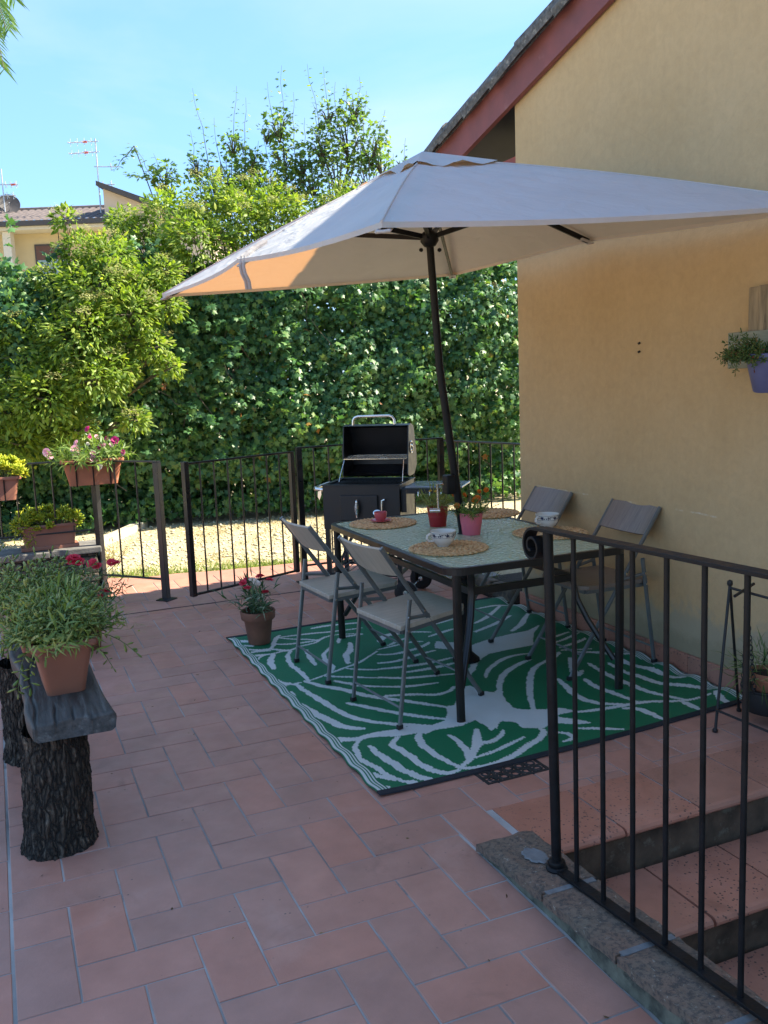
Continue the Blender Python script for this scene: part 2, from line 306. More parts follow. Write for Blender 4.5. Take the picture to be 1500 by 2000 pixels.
# ---- leaf templates: (verts, triangles); x across, y towards the tip, z up
def fan(outline, fold=0.12, curl=0.1):
    v = [(0, 0.45, 0.0)] + [(x, y, -fold*abs(x)*2 - curl*max(0, y-0.5)**2) for x, y in outline]
    n = len(outline); return np.array(v), np.array([(0, i+1, (i+1) % n+1) for i in range(n)])
MAPLE = fan([(0, 0), (0.16, 0.12), (0.46, 0.10), (0.34, 0.30), (0.56, 0.62), (0.22, 0.60), (0, 1.0), (-0.22, 0.60), (-0.56, 0.62), (-0.34, 0.30), (-0.46, 0.10), (-0.16, 0.12)], 0.14, 0.25)
OVATE = (np.array([(0, 0, 0), (0.20, 0.32, -0.05), (0.16, 0.66, -0.07), (0, 1, -0.14), (-0.16, 0.66, -0.07), (-0.20, 0.32, -0.05), (0, 0.5, 0.02)]), np.array([(0, 1, 6), (1, 2, 6), (2, 3, 6), (3, 4, 6), (4, 5, 6), (5, 0, 6)]))
LANCE = (np.array([(-0.035, 0, 0), (0.035, 0, 0), (0.07, 0.45, 0.05), (-0.07, 0.45, 0.05), (0, 1, -0.12)]), np.array([(0, 1, 2), (0, 2, 3), (3, 2, 4)]))
BLADE = (np.array([(-0.02, 0, 0), (0.02, 0, 0), (0.016, 0.5, 0.03), (-0.016, 0.5, 0.03), (0, 1, -0.10)]), np.array([(0, 1, 2), (0, 2, 3), (3, 2, 4)]))
def plump():
    v = [(0, 0, 0)]; 
    for y, r in ((0.35, 0.13), (0.75, 0.17)):
        for k in range(5): a = 2*math.pi*k/5; v.append((r*math.cos(a), y, r*0.6*math.sin(a)+0.02))
    v.append((0, 1, 0.03)); f = []
    for k in range(5):
        j = (k+1) % 5; f += [(0, 1+k, 1+j), (1+k, 6+k, 6+j), (1+k, 6+j, 1+j), (6+k, 11, 6+j)]
    return np.array(v), np.array(f)
PLUMP = plump()
STONE = (np.array([(1, 0, 0), (0, 1, 0), (-1, 0, 0), (0, -1, 0), (0, 0, 0.7), (0, 0, -0.5)]), np.array([(0, 1, 4), (1, 2, 4), (2, 3, 4), (3, 0, 4), (1, 0, 5), (2, 1, 5), (3, 2, 5), (0, 3, 5)]))
def nrm(a): return a/np.maximum(np.linalg.norm(a, axis=1, keepdims=True), 1e-9)
def scatter(tmpl, P, Y, Nn, size, jitter=0.15):
    tv, tf = tmpl; n = len(P); Y = nrm(Y); Z = Nn - Y*np.sum(Nn*Y, 1, keepdims=True); Z = nrm(Z + 1e-6); X = np.cross(Y, Z)
    size = np.broadcast_to(size, (n,))[:, None, None]
    sx = (1+RNG.normal(0, jitter, (n, 1, 1)))
    V = P[:, None, :] + size*(tv[None, :, 0:1]*sx*X[:, None, :] + tv[None, :, 1:2]*Y[:, None, :] + tv[None, :, 2:3]*Z[:, None, :])
    F = tf[None] + (np.arange(n)*len(tv))[:, None, None]
    return V.reshape(-1, 3), F.reshape(-1, 3)
def cat(parts):
    V, F, n = [], [], 0
    for v, f in parts: V.append(v); F.append(f+n); n += len(v)
    return np.concatenate(V), np.concatenate(F)
def rdir(n, z0=-1, z1=1):
    z = RNG.uniform(z0, z1, n); a = RNG.uniform(0, 2*np.pi, n); r = np.sqrt(1-z*z); return np.stack([r*np.cos(a), r*np.sin(a), z], 1)
def lump(P, f, seed=0):
    r = np.random.default_rng(seed); o = np.zeros(len(P))
    for k in range(5):
        d = r.normal(0, 1, 3); o += np.sin(P @ d*f*(0.7+0.5*k) + r.uniform(0, 6.28))/(1+0.5*k)
    return o/2.5
# ------------------------------------------------------------------ ground, terrace and paving
def sheet(name, x0, x1, y0, y1, z, mat, nx=1, ny=1):
    b = MB()
    b.add([(x0, y0, z), (x1, y0, z), (x1, y1, z), (x0, y1, z)], [(0, 1, 2, 3)]); o = b.build(name, mat); return tag(o, kind='structure')
gm, gt, go_, gb = _nodes('dry_lawn'); gp = coords(gt, 'World')
gc = ramp(gt, noise(gt, gp, 1.3, 6, 0.65), [(0.32, (0.33, 0.27, 0.15)), (0.52, (0.45, 0.385, 0.25)), (0.66, (0.40, 0.35, 0.20)), (0.75, (0.22, 0.26, 0.09))])
gc = mix(gt, 0.6, gc, ramp(gt, noise(gt, gp, 45, 5, 0.7), [(0.3, (0.55, 0.5, 0.45)), (0.7, (1.3, 1.3, 1.3))]), 'MULTIPLY')
gt.links.new(gc, gb.inputs['Base Color']); gb.inputs['Roughness'].default_value = 0.95; bump(gt, gb, noise(gt, gp, 60, 5), 0.8, 0.02)
# the ground is one sheet with a pit for the steps, whose floor is the lowest tread
g = MB(); Z0 = -0.06
def quad(b, x0, x1, y0, y1, z): b.add([(x0, y0, z), (x1, y0, z), (x1, y1, z), (x0, y1, z)], [(0, 1, 2, 3)])
for x0, x1, y0, y1 in ((-400, 0.85, -400, 700), (3.2, 400, -400, 700), (0.85, 3.2, -0.2, 700), (0.85, 3.2, -400, -5)): quad(g, x0, x1, y0, y1, Z0)
tag(g.build('ground', gm), kind='structure')

TX0, TX1, TY1 = -3.4, 2.63, 4.72
t = MB()                                                    # bed of mortar that the tiles lie in
for x0, x1, y0, y1 in ((TX0, 0.82, -5.5, TY1), (0.82, TX1, -0.18, 2.56), (0.82, 2.55, 2.56, TY1), (2.55, 3.0, 3.4, TY1)):
    t.b2((x0, y0, -0.14), (x1, y1, -0.0030))
terrace = tag(t.build('terrace_floor', M['grout']), kind='structure')

def tile_mesh(w_, h_, name='tile', z=0.0, depth=0.018, j=0.0029, bev=0.0022):
    x, y = w_/2-j, h_/2-j; b = bev; zz = depth
    v = [(-x, -y, -zz), (x, -y, -zz), (x, y, -zz), (-x, y, -zz), (-x, -y, -b*0.8), (x, -y, -b*0.8), (x, y, -b*0.8), (-x, y, -b*0.8), (-x+b, -y+b, 0), (x-b, -y+b, 0), (x-b, y-b, 0), (-x+b, y-b, 0)]
    f = [(8, 9, 10, 11)]+[(a, (a+1) % 4, (a+1) % 4+4, a+4) for a in range(4)]+[(a+4, (a+1) % 4+4, (a+1) % 4+8, a+8) for a in range(4)]
    me = bpy.data.meshes.new(name); me.from_pydata(v, [], f); me.materials.append(M['tile']); return me
rects = []                                                  # x0, x1, y0, y1 of every tile
def clip_add(x0, x1, y0, y1, box):
    a0, a1, b0, b1 = max(x0, box[0]), min(x1, box[1]), max(y0, box[2]), min(y1, box[3])
    if a1-a0 > 0.03 and b1-b0 > 0.03: rects.append((a0, a1, b0, b1))
YJ = 3.765                                                  # the herringbone ends here at an open joint
main = (-4*S, TX1-0.02, -5.4, YJ)
def herring(u, v):
    if (u+v) % 4 == 2: return u, u+2, v, v+1
    if (u+v) % 4 == 0: return u, u+1, v, v+2
for v in range(-26, 36):
    for u in range(-7, 18):
        q = herring(u, v)
        if not q: continue
        x0, x1, y0, y1 = q[0]*S, q[1]*S, -q[3]*S, -q[2]*S
        if x1 <= 0.787 or y0 >= 0.10: clip_add(x0, x1, y0, y1, main)
        elif x1 > 0.984 and x0 < 0.984 and y1 > 0.105: clip_add(x0, x1, y0, y1, (main[0], main[1], 0.105, main[3])); clip_add(x0, x1, y0, y1, (main[0], 0.984, -0.128, 0.105))
        elif x0 >= 0.984: clip_add(x0, x1, y0, y1, (0.984, main[1], 0.105, main[3]))
        elif y0 >= -0.128: clip_add(x0, x1, y0, y1, (main[0], 0.984, -0.128, main[3]))
        elif y1 <= -0.12 or x0 < 0.66: clip_add(x0, x1, y0, y1, (main[0], 0.795, main[2], main[3])); clip_add(x0, x1, y0, y1, (0.795, 0.984, -0.128, main[3]))
        else: clip_add(x0, x1, y0, y1, (main[0], 0.984, -0.128, main[3])); clip_add(x0, x1, y0, y1, (main[0], 0.795, main[2], -0.128))
for c_ in range(0, 7):                                      # straight border courses along the left
    xr = -4*S-0.004-(0.0 if c_ == 0 else 0.166+0.325*(c_-1)); xl = xr-(0.163 if c_ == 0 else 0.322)
    for k in range(-9, 18): clip_add(xl, xr, k*0.325+(0.08 if c_ % 2 else 0.22), (k+1)*0.325+(0.08 if c_ % 2 else 0.22), (TX0, 9, -5.4, YJ))
for k in range(-20, 22):                                    # two courses of stretchers beyond the open joint
    for r_, (ya, yb) in enumerate(((YJ+0.025, YJ+0.335), (YJ+0.335, YJ+0.645), (YJ+0.645, TY1))):
        o_ = (0.0, 0.055, 0.02)[r_]; clip_add(k*0.163+o_, (k+1)*0.163+o_, ya, yb, (TX0+1.2, 2.53, -9, 9))
b = MB(); jr = random.Random(4); n = 60; v = []
for k in range(n+1): x = -2.0+4.4*k/n; h_ = 0.008+jr.uniform(0, .007); v += [(x, YJ+0.012-h_+jr.uniform(-.003, .003), -0.0029), (x, YJ+0.012+h_+jr.uniform(-.003, .003), -0.0029), (x, YJ+0.012+h_, -0.0012), (x, YJ+0.012-h_, -0.0012)]
b.add(v, [(i*4+k, i*4+(k+1) % 4, i*4+4+(k+1) % 4, i*4+4+k) for i in range(n) for k in range(4)]); b.build('open_joint', M['soil'], terrace)
# the ones the picture shows largest are parts, the rest one mesh
RUG = (0.66, 2.59, 0.41, 2.78)
def cpx(p):
    d = Vector(p)-CAM; z = d.dot(cF)
    return (None if z < 0.1 else (750+1768.94*d.dot(cR)/z, 1000-1768.94*d.dot(cU)/z))
def px_size(r):
    x0, x1, y0, y1 = r; mx_, my_ = (x0+x1)/2, (y0+y1)/2
    if RUG[0] < mx_ < RUG[1] and RUG[2] < my_ < RUG[3]: return 0
    if my_ < 0.1 and mx_ > 0.8: return 0
    pts = [cpx((x, y, 0)) for x in (x0, x1) for y in (y0, y1)]; c = cpx((mx_, my_, 0))
    if c is None or None in pts or not (-60 < c[0] < 1560 and -20 < c[1] < 2110): return 0
    return (max(p[0] for p in pts)-min(p[0] for p in pts))*(max(p[1] for p in pts)-min(p[1] for p in pts))
seen = set(); uniq = []
for r in rects:
    k = tuple(round(c, 3) for c in r)
    if k not in seen and not any(abs(r[0]-q[0]) < .02 and abs(r[2]-q[2]) < .02 for q in uniq[-40:]): seen.add(k); uniq.append(r)
uniq.sort(key=px_size, reverse=True)
tcache = {}; rest = MB()
for i, r in enumerate(uniq):
    w_, h_ = round(r[1]-r[0], 3), round(r[3]-r[2], 3); me = tcache.get((w_, h_)) or tcache.setdefault((w_, h_), tile_mesh(w_, h_))
    loc = ((r[0]+r[1])/2, (r[2]+r[3])/2, random.uniform(-0.0006, 0.0008))
    if i < 296 and px_size(r) > 0:
        o = bpy.data.objects.new('tile', me); link(o, terrace); o.location = loc
        o.rotation_euler = (random.gauss(0, 0.0022), random.gauss(0, 0.0022), random.gauss(0, 0.004))
    else: rest.add([(v.co.x+loc[0], v.co.y+loc[1], v.co.z+loc[2]) for v in me.vertices], [tuple(p.vertices) for p in me.polygons])
o = rest.build('tile_field', M['tile'], terrace, kind='stuff')

# ------------------------------------------------------------------ steps going down in front of the house
st = MB()                                                   # solid risers, landing strip to the nosing
NX0, NX1 = 0.98, 3.1
for k in range(4):
    y1 = -0.205-0.335*k; z = -0.166*k
    st.b2((NX0, y1-0.34, z-0.166-0.30), (NX1, y1-0.008, z-0.166-0.034)) if k < 3 else st.b2((NX0, -5.2, z-0.166-0.30), (NX1, y1-0.008, z-0.166-0.034))
st.b2((NX0, -0.205, -0.7), (NX1, 0.1, -0.034))
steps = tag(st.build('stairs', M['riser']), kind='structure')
def tread_mesh(w_, d_):
    prof = [(0.0, -0.032), (0.0, 0.0), (-d_+0.018, 0.0), (-d_+0.007, -0.004), (-d_, -0.013), (-d_-0.001, -0.021), (-d_+0.006, -0.029), (-d_+0.02, -0.032)]
    b = MB(); b.prism(prof, -w_/2+0.004, w_/2-0.004, lambda p, a: (a, p[0], p[1])); return b.mesh('tread', M['tread'])
tm = tread_mesh(0.333, 0.345)
for k in range(4):
    for i in range(7):
        o = bpy.data.objects.new('tread', tm); link(o, steps); o.location = (NX0+0.170+0.333*i+(0.085 if k % 2 else 0.0), 0.105-0.335*k, -0.166*k+random.uniform(-.001, .001)); o.rotation_euler = (0, 0, random.gauss(0, 0.004))
# ------------------------------------------------------------------ low kerb beside the steps
kerb = empty('stair_kerb', (0.88, -0.15, 0), label='low mossy kerb with stained clay slabs under the stair railing', cat='kerb')
def kz(y): return 0.046+(-0.14-y)*0.055                     # its top climbs slightly towards the viewer
KX0, KX1 = 0.80, 0.985
kb = MB(); ys = [-0.155-0.12*i for i in range(44)]; vs = []; rr = random.Random(3)
for y in ys:
    w1 = rr.uniform(-.006, .006); vs += [(KX0+w1-0.006-0.88, y+0.15, -0.1), (KX0+w1+0.004-0.88, y+0.15, kz(y)*0.5), (KX0+w1+0.012-0.88, y+0.15, kz(y)-0.026), (KX1-0.004-0.88, y+0.15, kz(y)-0.026), (KX1-0.004-0.88, y+0.15, -0.9)]
fs = [(i*5+k, i*5+k+1, (i+1)*5+k+1, (i+1)*5+k) for i in range(len(ys)-1) for k in range(4)]+[(0, 1, 2, 3, 4)]
kb.add(vs, fs); kb.build('kerb_wall', M['concrete_moss'], kerb)
sm, stt, so_, sb = _nodes('lichen_slab'); sp_ = coords(stt, 'World')
c = ramp(stt, noise(stt, sp_, 5, 5), [(0.35, (0.21, 0.125, 0.085)), (0.65, (0.16, 0.125, 0.09))])
c = mix(stt, ramp(stt, noise(stt, sp_, 60, 8, 0.75), [(0.46, 0.0), (0.60, 0.85)]), c, (0.055, 0.048, 0.042))
c = mix(stt, ramp(stt, noise(stt, sp_, 55, 6, 0.7, 0.6), [(0.60, 0.0), (0.68, 0.9)]), c, (0.34, 0.31, 0.25))
stt.links.new(c, sb.inputs['Base Color']); sb.inputs['Roughness'].default_value = 0.9; bump(stt, sb, noise(stt, sp_, 60, 6, 0.7), 0.8, 0.006)
yy = -0.13
for i, L in enumerate((0.40, 0.345, 0.335, 0.335, 0.335, 0.335, 0.335, 0.335)):
    b = MB(); y0, y1 = yy-L+0.008, yy-0.004; nx, ny = 6, 10; th = 0.026; r2 = random.Random(10+i)
    top = []; 
    for a in range(ny+1):
        for q in range(nx+1):
            ex = (0.0 if 0 < q < nx else r2.uniform(-.004, .003)*(-1 if q == 0 else 1)); ey = (0 if 0 < a < ny else r2.uniform(-.004, .004))
            x = (KX0-0.014)+(KX1-KX0+0.012)*q/nx+ex; y = y1+(y0-y1)*a/ny+ey
            edge = min(q, nx-q, a, ny-a); top.append((x-0.88, y+0.15, kz(y)+r2.uniform(-.0022, .0022)-(0.004 if edge == 0 else 0)-(0.012 if i == 0 and a == 0 else 0)))
    nvt = len(top); bot = [(x, y, z-th) for x, y, z in top]
    f = [(a*(nx+1)+q, a*(nx+1)+q+1, (a+1)*(nx+1)+q+1, (a+1)*(nx+1)+q) for a in range(ny) for q in range(nx)]
    ring = [q for q in range(nx+1)]+[a*(nx+1)+nx for a in range(1, ny+1)]+[ny*(nx+1)+q for q in range(nx-1, -1, -1)]+[a*(nx+1) for a in range(ny-1, 0, -1)]
    f += [(ring[k], ring[(k+1) % len(ring)], ring[(k+1) % len(ring)]+nvt, ring[k]+nvt) for k in range(len(ring))]
    b.add(top+bot, f); b.build('slab', sm, kerb); yy -= L
    if i < 5: j = MB().b2((KX0+0.004-0.88, yy+0.15-0.008, kz(yy)-0.02), (KX1-0.012-0.88, yy+0.15+0.012, kz(yy)-0.0022)); j.build('mortar_joint', M['patch'], kerb)
b = MB(); n = 22
for k in range(n): pass
ring = [(0.895-0.88+0.036*math.cos(6.283*k/n)*(1+0.1*math.sin(3*k)), -0.325+0.15+0.056*math.sin(6.283*k/n)*(1+0.12*math.cos(2.3*k)), kz(-0.325)+0.002+math.sin(6.283*k/n)*-0.0035) for k in range(n)]
b.add(ring+[(x*0.86+0.002, -0.175+(y+0.175)*0.86, z+0.003) for x, y, z in ring], [tuple(range(n, 2*n))]+[(k, (k+1) % n, n+(k+1) % n, n+k) for k in range(n)]); b.build('mortar_patch', M['patch'], kerb)

# ------------------------------------------------------------------ wrought stair railing on the kerb
rail = empty('stair_railing', (0.905, -0.43, 0.06), label='black wrought iron stair railing with a scrolled end in the foreground', cat='railing')
RX = 0.0
def rl(y, z): return (RX, y+0.43, z-0.06)                   # local from world y, z
def zt(y): return 1.114+(-0.40-y)*0.026
def zb(y): return 0.068+(-0.446-y)*0.082
b = MB(); pts = [(-0.345, zt(-0.36)+0.002)]
def flat(path, width, th, name, parent, mat):               # a flat bar swept along a path in the y-z plane
    b = MB(); n = len(path); v = []
    for i, (y, z) in enumerate(path):
        a, c = path[max(0, i-1)], path[min(n-1, i+1)]; ty, tz = c[0]-a[0], c[1]-a[1]; l = math.hypot(ty, tz) or 1; ny_, nz_ = -tz/l*th/2, ty/l*th/2
        wv = width if not callable(width) else width(i/(n-1))
        for sx, sn in ((-1, -1), (1, -1), (1, 1), (-1, 1)): v.append(rl(y+sn*ny_, z+sn*nz_)); v[-1] = (sx*wv/2, v[-1][1], v[-1][2])
    f = [(i*4+k, i*4+(k+1) % 4, (i+1)*4+(k+1) % 4, (i+1)*4+k) for i in range(n-1) for k in range(4)]+[(0, 1, 2, 3), ((n-1)*4+3, (n-1)*4+2, (n-1)*4+1, (n-1)*4)]
    b.add(v, f); return b.build(name, mat, parent, bevel=0.0012)
tr = flat([(-5.0, zt(-5.0)), (-3.0, zt(-3.0)), (-1.2, zt(-1.2)), (-0.40, zt(-0.40)), (-0.365, zt(-0.365))], 0.042, 0.010, 'top_rail', rail, M['iron'])
cy, cz, sp = -0.345, zt(-0.36)-0.053, []
for k in range(46):
    a = math.pi/2*1.16 - k/45*math.pi*3.15; r_ = 0.053*(1-0.80*k/45); sp.append((cy+0.0+r_*math.cos(a)*1.0, cz+r_*math.sin(a)))
flat([(-0.37, zt(-0.37))]+sp, lambda q: 0.042+0.012*q, 0.008, 'scroll', tr, M['iron'])
flat([(-5.0, zb(-5.0)), (-3, zb(-3)), (-1.2, zb(-1.2)), (-0.425, zb(-0.425))], 0.036, 0.010, 'bottom_rail', rail, M['iron'])
p = MB().cyl(rl(-0.43, 0.066), rl(-0.402, zt(-0.40)-0.005), 0.0155, 16).build('post', M['iron'], rail, True)
MB().lathe([(0.019, 0), (0.031, 0.002), (0.034, 0.011), (0.029, 0.018), (0.026, 0.019), (0.028, 0.026), (0.025, 0.034), (0.016, 0.037)], rl(-0.43, 0.058), 20).build('collar', M['iron'], p, True)
yb = -0.535
while yb > -4.9:
    MB().cyl(rl(yb, zb(yb)+0.004), rl(yb+0.006, zt(yb)-0.005), 0.0072, 10).build('baluster', M['iron'], rail, True); yb -= 0.128

# ------------------------------------------------------------------ yellow house on the right
house = empty('house', (2.64, 2.55, 0), label='ochre rendered house with a red verge board and lichen covered roof tiles', cat='house')
hm, ht, ho_, hb = _nodes('ochre_render'); hp = coords(ht, 'World')
c = ramp(ht, noise(ht, hp, 1.1, 5, 0.6), [(0.3, (0.52, 0.350, 0.175)), (0.7, (0.585, 0.405, 0.215))])
c = mix(ht, 0.5, c, ramp(ht, noise(ht, hp, 22, 7, 0.68, 0.5), [(0.3, (0.86, 0.86, 0.85)), (0.7, (1.1, 1.1, 1.1))]), 'MULTIPLY')
hcv = N(ht, 'ShaderNodeTexVoronoi'); hcv.feature = 'DISTANCE_TO_EDGE'; hcv.inputs['Scale'].default_value = 0.9; ht.links.new(mix(ht, 0.16, hp, N(ht, 'ShaderNodeTexNoise').outputs['Color']), hcv.inputs['Vector'])
c = mix(ht, 0.10, c, ramp(ht, noise(ht, coords(ht, 'World', (1, 9, 0.8)), 3, 6, 0.6), [(0.35, (0.86, 0.86, 0.86)), (0.65, (1.1, 1.1, 1.1))]), 'MULTIPLY')
c = mix(ht, ramp(ht, noise(ht, hp, 8, 6, 0.7), [(0.66, 0.0), (0.76, 0.5)]), c, (0.42, 0.30, 0.17))
sx = N(ht, 'ShaderNodeSeparateXYZ'); ht.links.new(hp, sx.inputs[0])
def hmath(op, a, bb):
    n = N(ht, 'ShaderNodeMath', operation=op)
    for i_, v_ in enumerate((a, bb)):
        if isinstance(v_, (int, float)): n.inputs[i_].default_value = v_
        else: ht.links.new(v_, n.inputs[i_])
    return n.outputs[0]
base_n = hmath('ADD', sx.outputs['Z'], hmath('MULTIPLY', noise(ht, hp, 4.5, 6, 0.65, 0.6), -0.55))          # blistered, bleached foot of the wall (rising damp)
c = mix(ht, ramp(ht, base_n, [(0.0, 0.9), (0.075, 0.0)]), c, (0.40, 0.33, 0.22))
b2n = hmath('ADD', sx.outputs['Z'], hmath('MULTIPLY', noise(ht, hp, 9, 6, 0.7), -0.2))
c = mix(ht, ramp(ht, b2n, [(0.06, 0.7), (0.12, 0.0)]), c, (0.30, 0.245, 0.15))
ck = hmath('ABSOLUTE', hmath('SUBTRACT', hmath('ADD', sx.outputs['Z'], hmath('MULTIPLY', noise(ht, hp, 14, 5, 0.7), 0.02)), 0.848), 0)
ckm = hmath('MULTIPLY', hmath('LESS_THAN', ck, 0.0045), ramp(ht, noise(ht, hp, 3.3, 5, 0.7), [(0.50, 0.0), (0.60, 0.8)]))   # chipped line in the render
c = mix(ht, ckm, c, (0.66, 0.56, 0.40))
ht.links.new(c, hb.inputs['Base Color']); hb.inputs['Roughness'].default_value = 0.92; hb.inputs['Specular IOR Level'].default_value = 0.25
hcm = N(ht, 'ShaderNodeMath', operation='MULTIPLY'); ht.links.new(ramp(ht, hcv.outputs['Distance'], [(0.0, 1.0), (0.003, 0.0)]), hcm.inputs[0]); ht.links.new(ramp(ht, noise(ht, hp, 1.3, 3), [(0.56, 0.0), (0.66, 0.08)]), hcm.inputs[1])
c = mix(ht, hcm.outputs[0], c, (0.2, 0.13, 0.07)); ht.links.new(c, hb.inputs['Base Color'])
bump(ht, hb, hmath('ADD', hmath('MULTIPLY', noise(ht, hp, 8, 6, 0.62, 0.4), 2.2), noise(ht, hp, 60, 5, 0.7)), 0.34, 0.008)
def roofz(y): return 3.741-0.245*(y-1.684)                  # top of the verge tiles
HY0 = -6.5; YR = -1.6                                       # ridge
wl = MB()
def wz(y): return roofz(y)-0.27 if y > YR else roofz(YR)-0.27-0.245*(YR-y)
poly = [(HY0, -0.9), (2.55, -0.9), (2.55, wz(2.55)), (YR, wz(YR)), (HY0, wz(HY0))]
wl.prism([(a-2.55, z) for a, z in poly], 0.0, 6.0, lambda p, a: (a, p[0], p[1])); wall = wl.build('wall', hm, house)
for (yy_, zz_) in ((1.335, 1.70), (1.335, 1.655)):
    MB().cyl((-0.002, yy_-2.55, zz_), (-0.012, yy_-2.55, zz_-0.004), 0.006, 8).build('nail', M['iron_black'], wall, True)
for i in range(16):
    y1 = 2.55-0.325*i
    MB().b2((-0.022, y1-0.321-2.55 if y1-0.32 > -0.25 else y1-0.3-2.55, -0.002 if y1 > 0.1 else -0.002), (-0.002, y1-2.55, 0.098+random.uniform(-.003, .003))).build('skirting_tile', M['tread'], house, bevel=0.004) if y1-0.3 > -0.25 else None
# roof: slab, soffit, verge board and tiles
EY = 3.66
rs = MB(); 
rs.prism([(EY, roofz(EY)-0.06), (EY, roofz(EY)-0.17), (YR, roofz(YR)-0.17), (HY0-1, roofz(YR)-0.17-0.245*(YR-HY0+1)), (HY0-1, roofz(YR)-0.06-0.245*(YR-HY0+1)), (YR, roofz(YR)-0.06)], -0.011, 6.3, lambda p, a: (a, p[0]-2.55, p[1]))
rs.build('roof', M['soffit'], house)
vb = MB(); vb.prism([(EY, roofz(EY)-0.10), (EY, roofz(EY)-0.312), (YR, roofz(YR)-0.312), (HY0-1, roofz(YR)-0.312-0.245*(YR-HY0+1)), (HY0-1, roofz(YR)-0.10-0.245*(YR-HY0+1)), (YR, roofz(YR)-0.10)], -0.046, -0.013, lambda p, a: (a, p[0]-2.55, p[1]))
vb.build('verge_board', M['red_paint'], house)
# fills the eave behind the wall corner: rafters' closing board and a red wall plate
MB().b2((0.02, 0.003, 2.80), (5.9, 0.62, 2.93)).build('wall_plate', M['red_beam'], house)
MB().b2((0.0, 0.62, 2.66), (5.9, 0.66, 3.02)).build('eave_board', M['soffit'], house)
rt = random.Random(5); sl = math.atan(0.245)
def verge_tile(seed):
    r = random.Random(seed); b = MB(); L = 0.47; n = 9; v = []
    for i in range(3):                                      # a coppo: tapering half pipe laid along the slope, rough lower lip
        y = -L/2+L*i/2; rad = 0.088-0.014*i/2
        for k in range(n):
            a = math.pi*(-0.16+1.32*k/(n-1)); q = rad*(1+r.uniform(-.05, .05)); v.append((math.cos(a)*q, -y, math.sin(a)*q*0.95))
        for k in range(n):
            a = math.pi*(-0.16+1.32*k/(n-1)); q = (rad-0.017)*(1+r.uniform(-.05, .05)); v.append((math.cos(a)*q, -y, math.sin(a)*q*0.95))
    f = []
    for i in range(2):
        for k in range(n-1): f += [(i*2*n+k, i*2*n+k+1, (i+1)*2*n+k+1, (i+1)*2*n+k), (i*2*n+n+k+1, i*2*n+n+k, (i+1)*2*n+n+k, (i+1)*2*n+n+k+1)]
        f += [(i*2*n, (i+1)*2*n, (i+1)*2*n+n, i*2*n+n), (i*2*n+n-1, i*2*n+2*n-1, (i+1)*2*n+2*n-1, (i+1)*2*n+n-1)]
    for i in (0, 2): f += [(i*2*n+k, i*2*n+k+1, i*2*n+n+k+1, i*2*n+n+k) for k in range(n-1)]
    b.add(v, f); return b.mesh('roof_tile', M['roof_tile'])
vts = [verge_tile(s) for s in range(4)]
y = EY-0.12; i = 0
while y > YR:
    o = bpy.data.objects.new('roof_tile', vts[i % 4]); link(o, house); o.location = (-0.035+rt.uniform(-.008, .008), y-2.55, roofz(y)-0.095+rt.uniform(-.006, .006)); o.rotation_euler = (-sl-0.055, rt.gauss(0, .03), rt.gauss(0, .025)); y -= 0.36; i += 1
# the rest of the roof covering: rows of the same tiles, seen edge-on only
rest = MB()
for c_ in range(26):
    xx = 0.20+0.235*c_
    for k in range(15):
        y = EY-0.12-0.37*k; me = vts[(c_+k) % 4]
        Mx = Matrix.Translation((xx, y-2.55, roofz(y)-0.095)) @ Matrix.Rotation(-sl-0.055, 4, 'X')
        rest.add([Mx @ v.co for v in me.vertices], [tuple(p.vertices) for p in me.polygons])
rest.build('roof_covering', M['roof_tile'], house, kind='stuff')
bed = MB(); bed.prism([(EY-0.02, roofz(EY)-0.05), (EY-0.02, roofz(EY)-0.099), (YR, roofz(YR)-0.099), (YR, roofz(YR)-0.05)], -0.06, 0.02, lambda p, a: (a, p[0]-2.55, p[1])); bed.build('mortar_bed', M['roof_tile'], house)
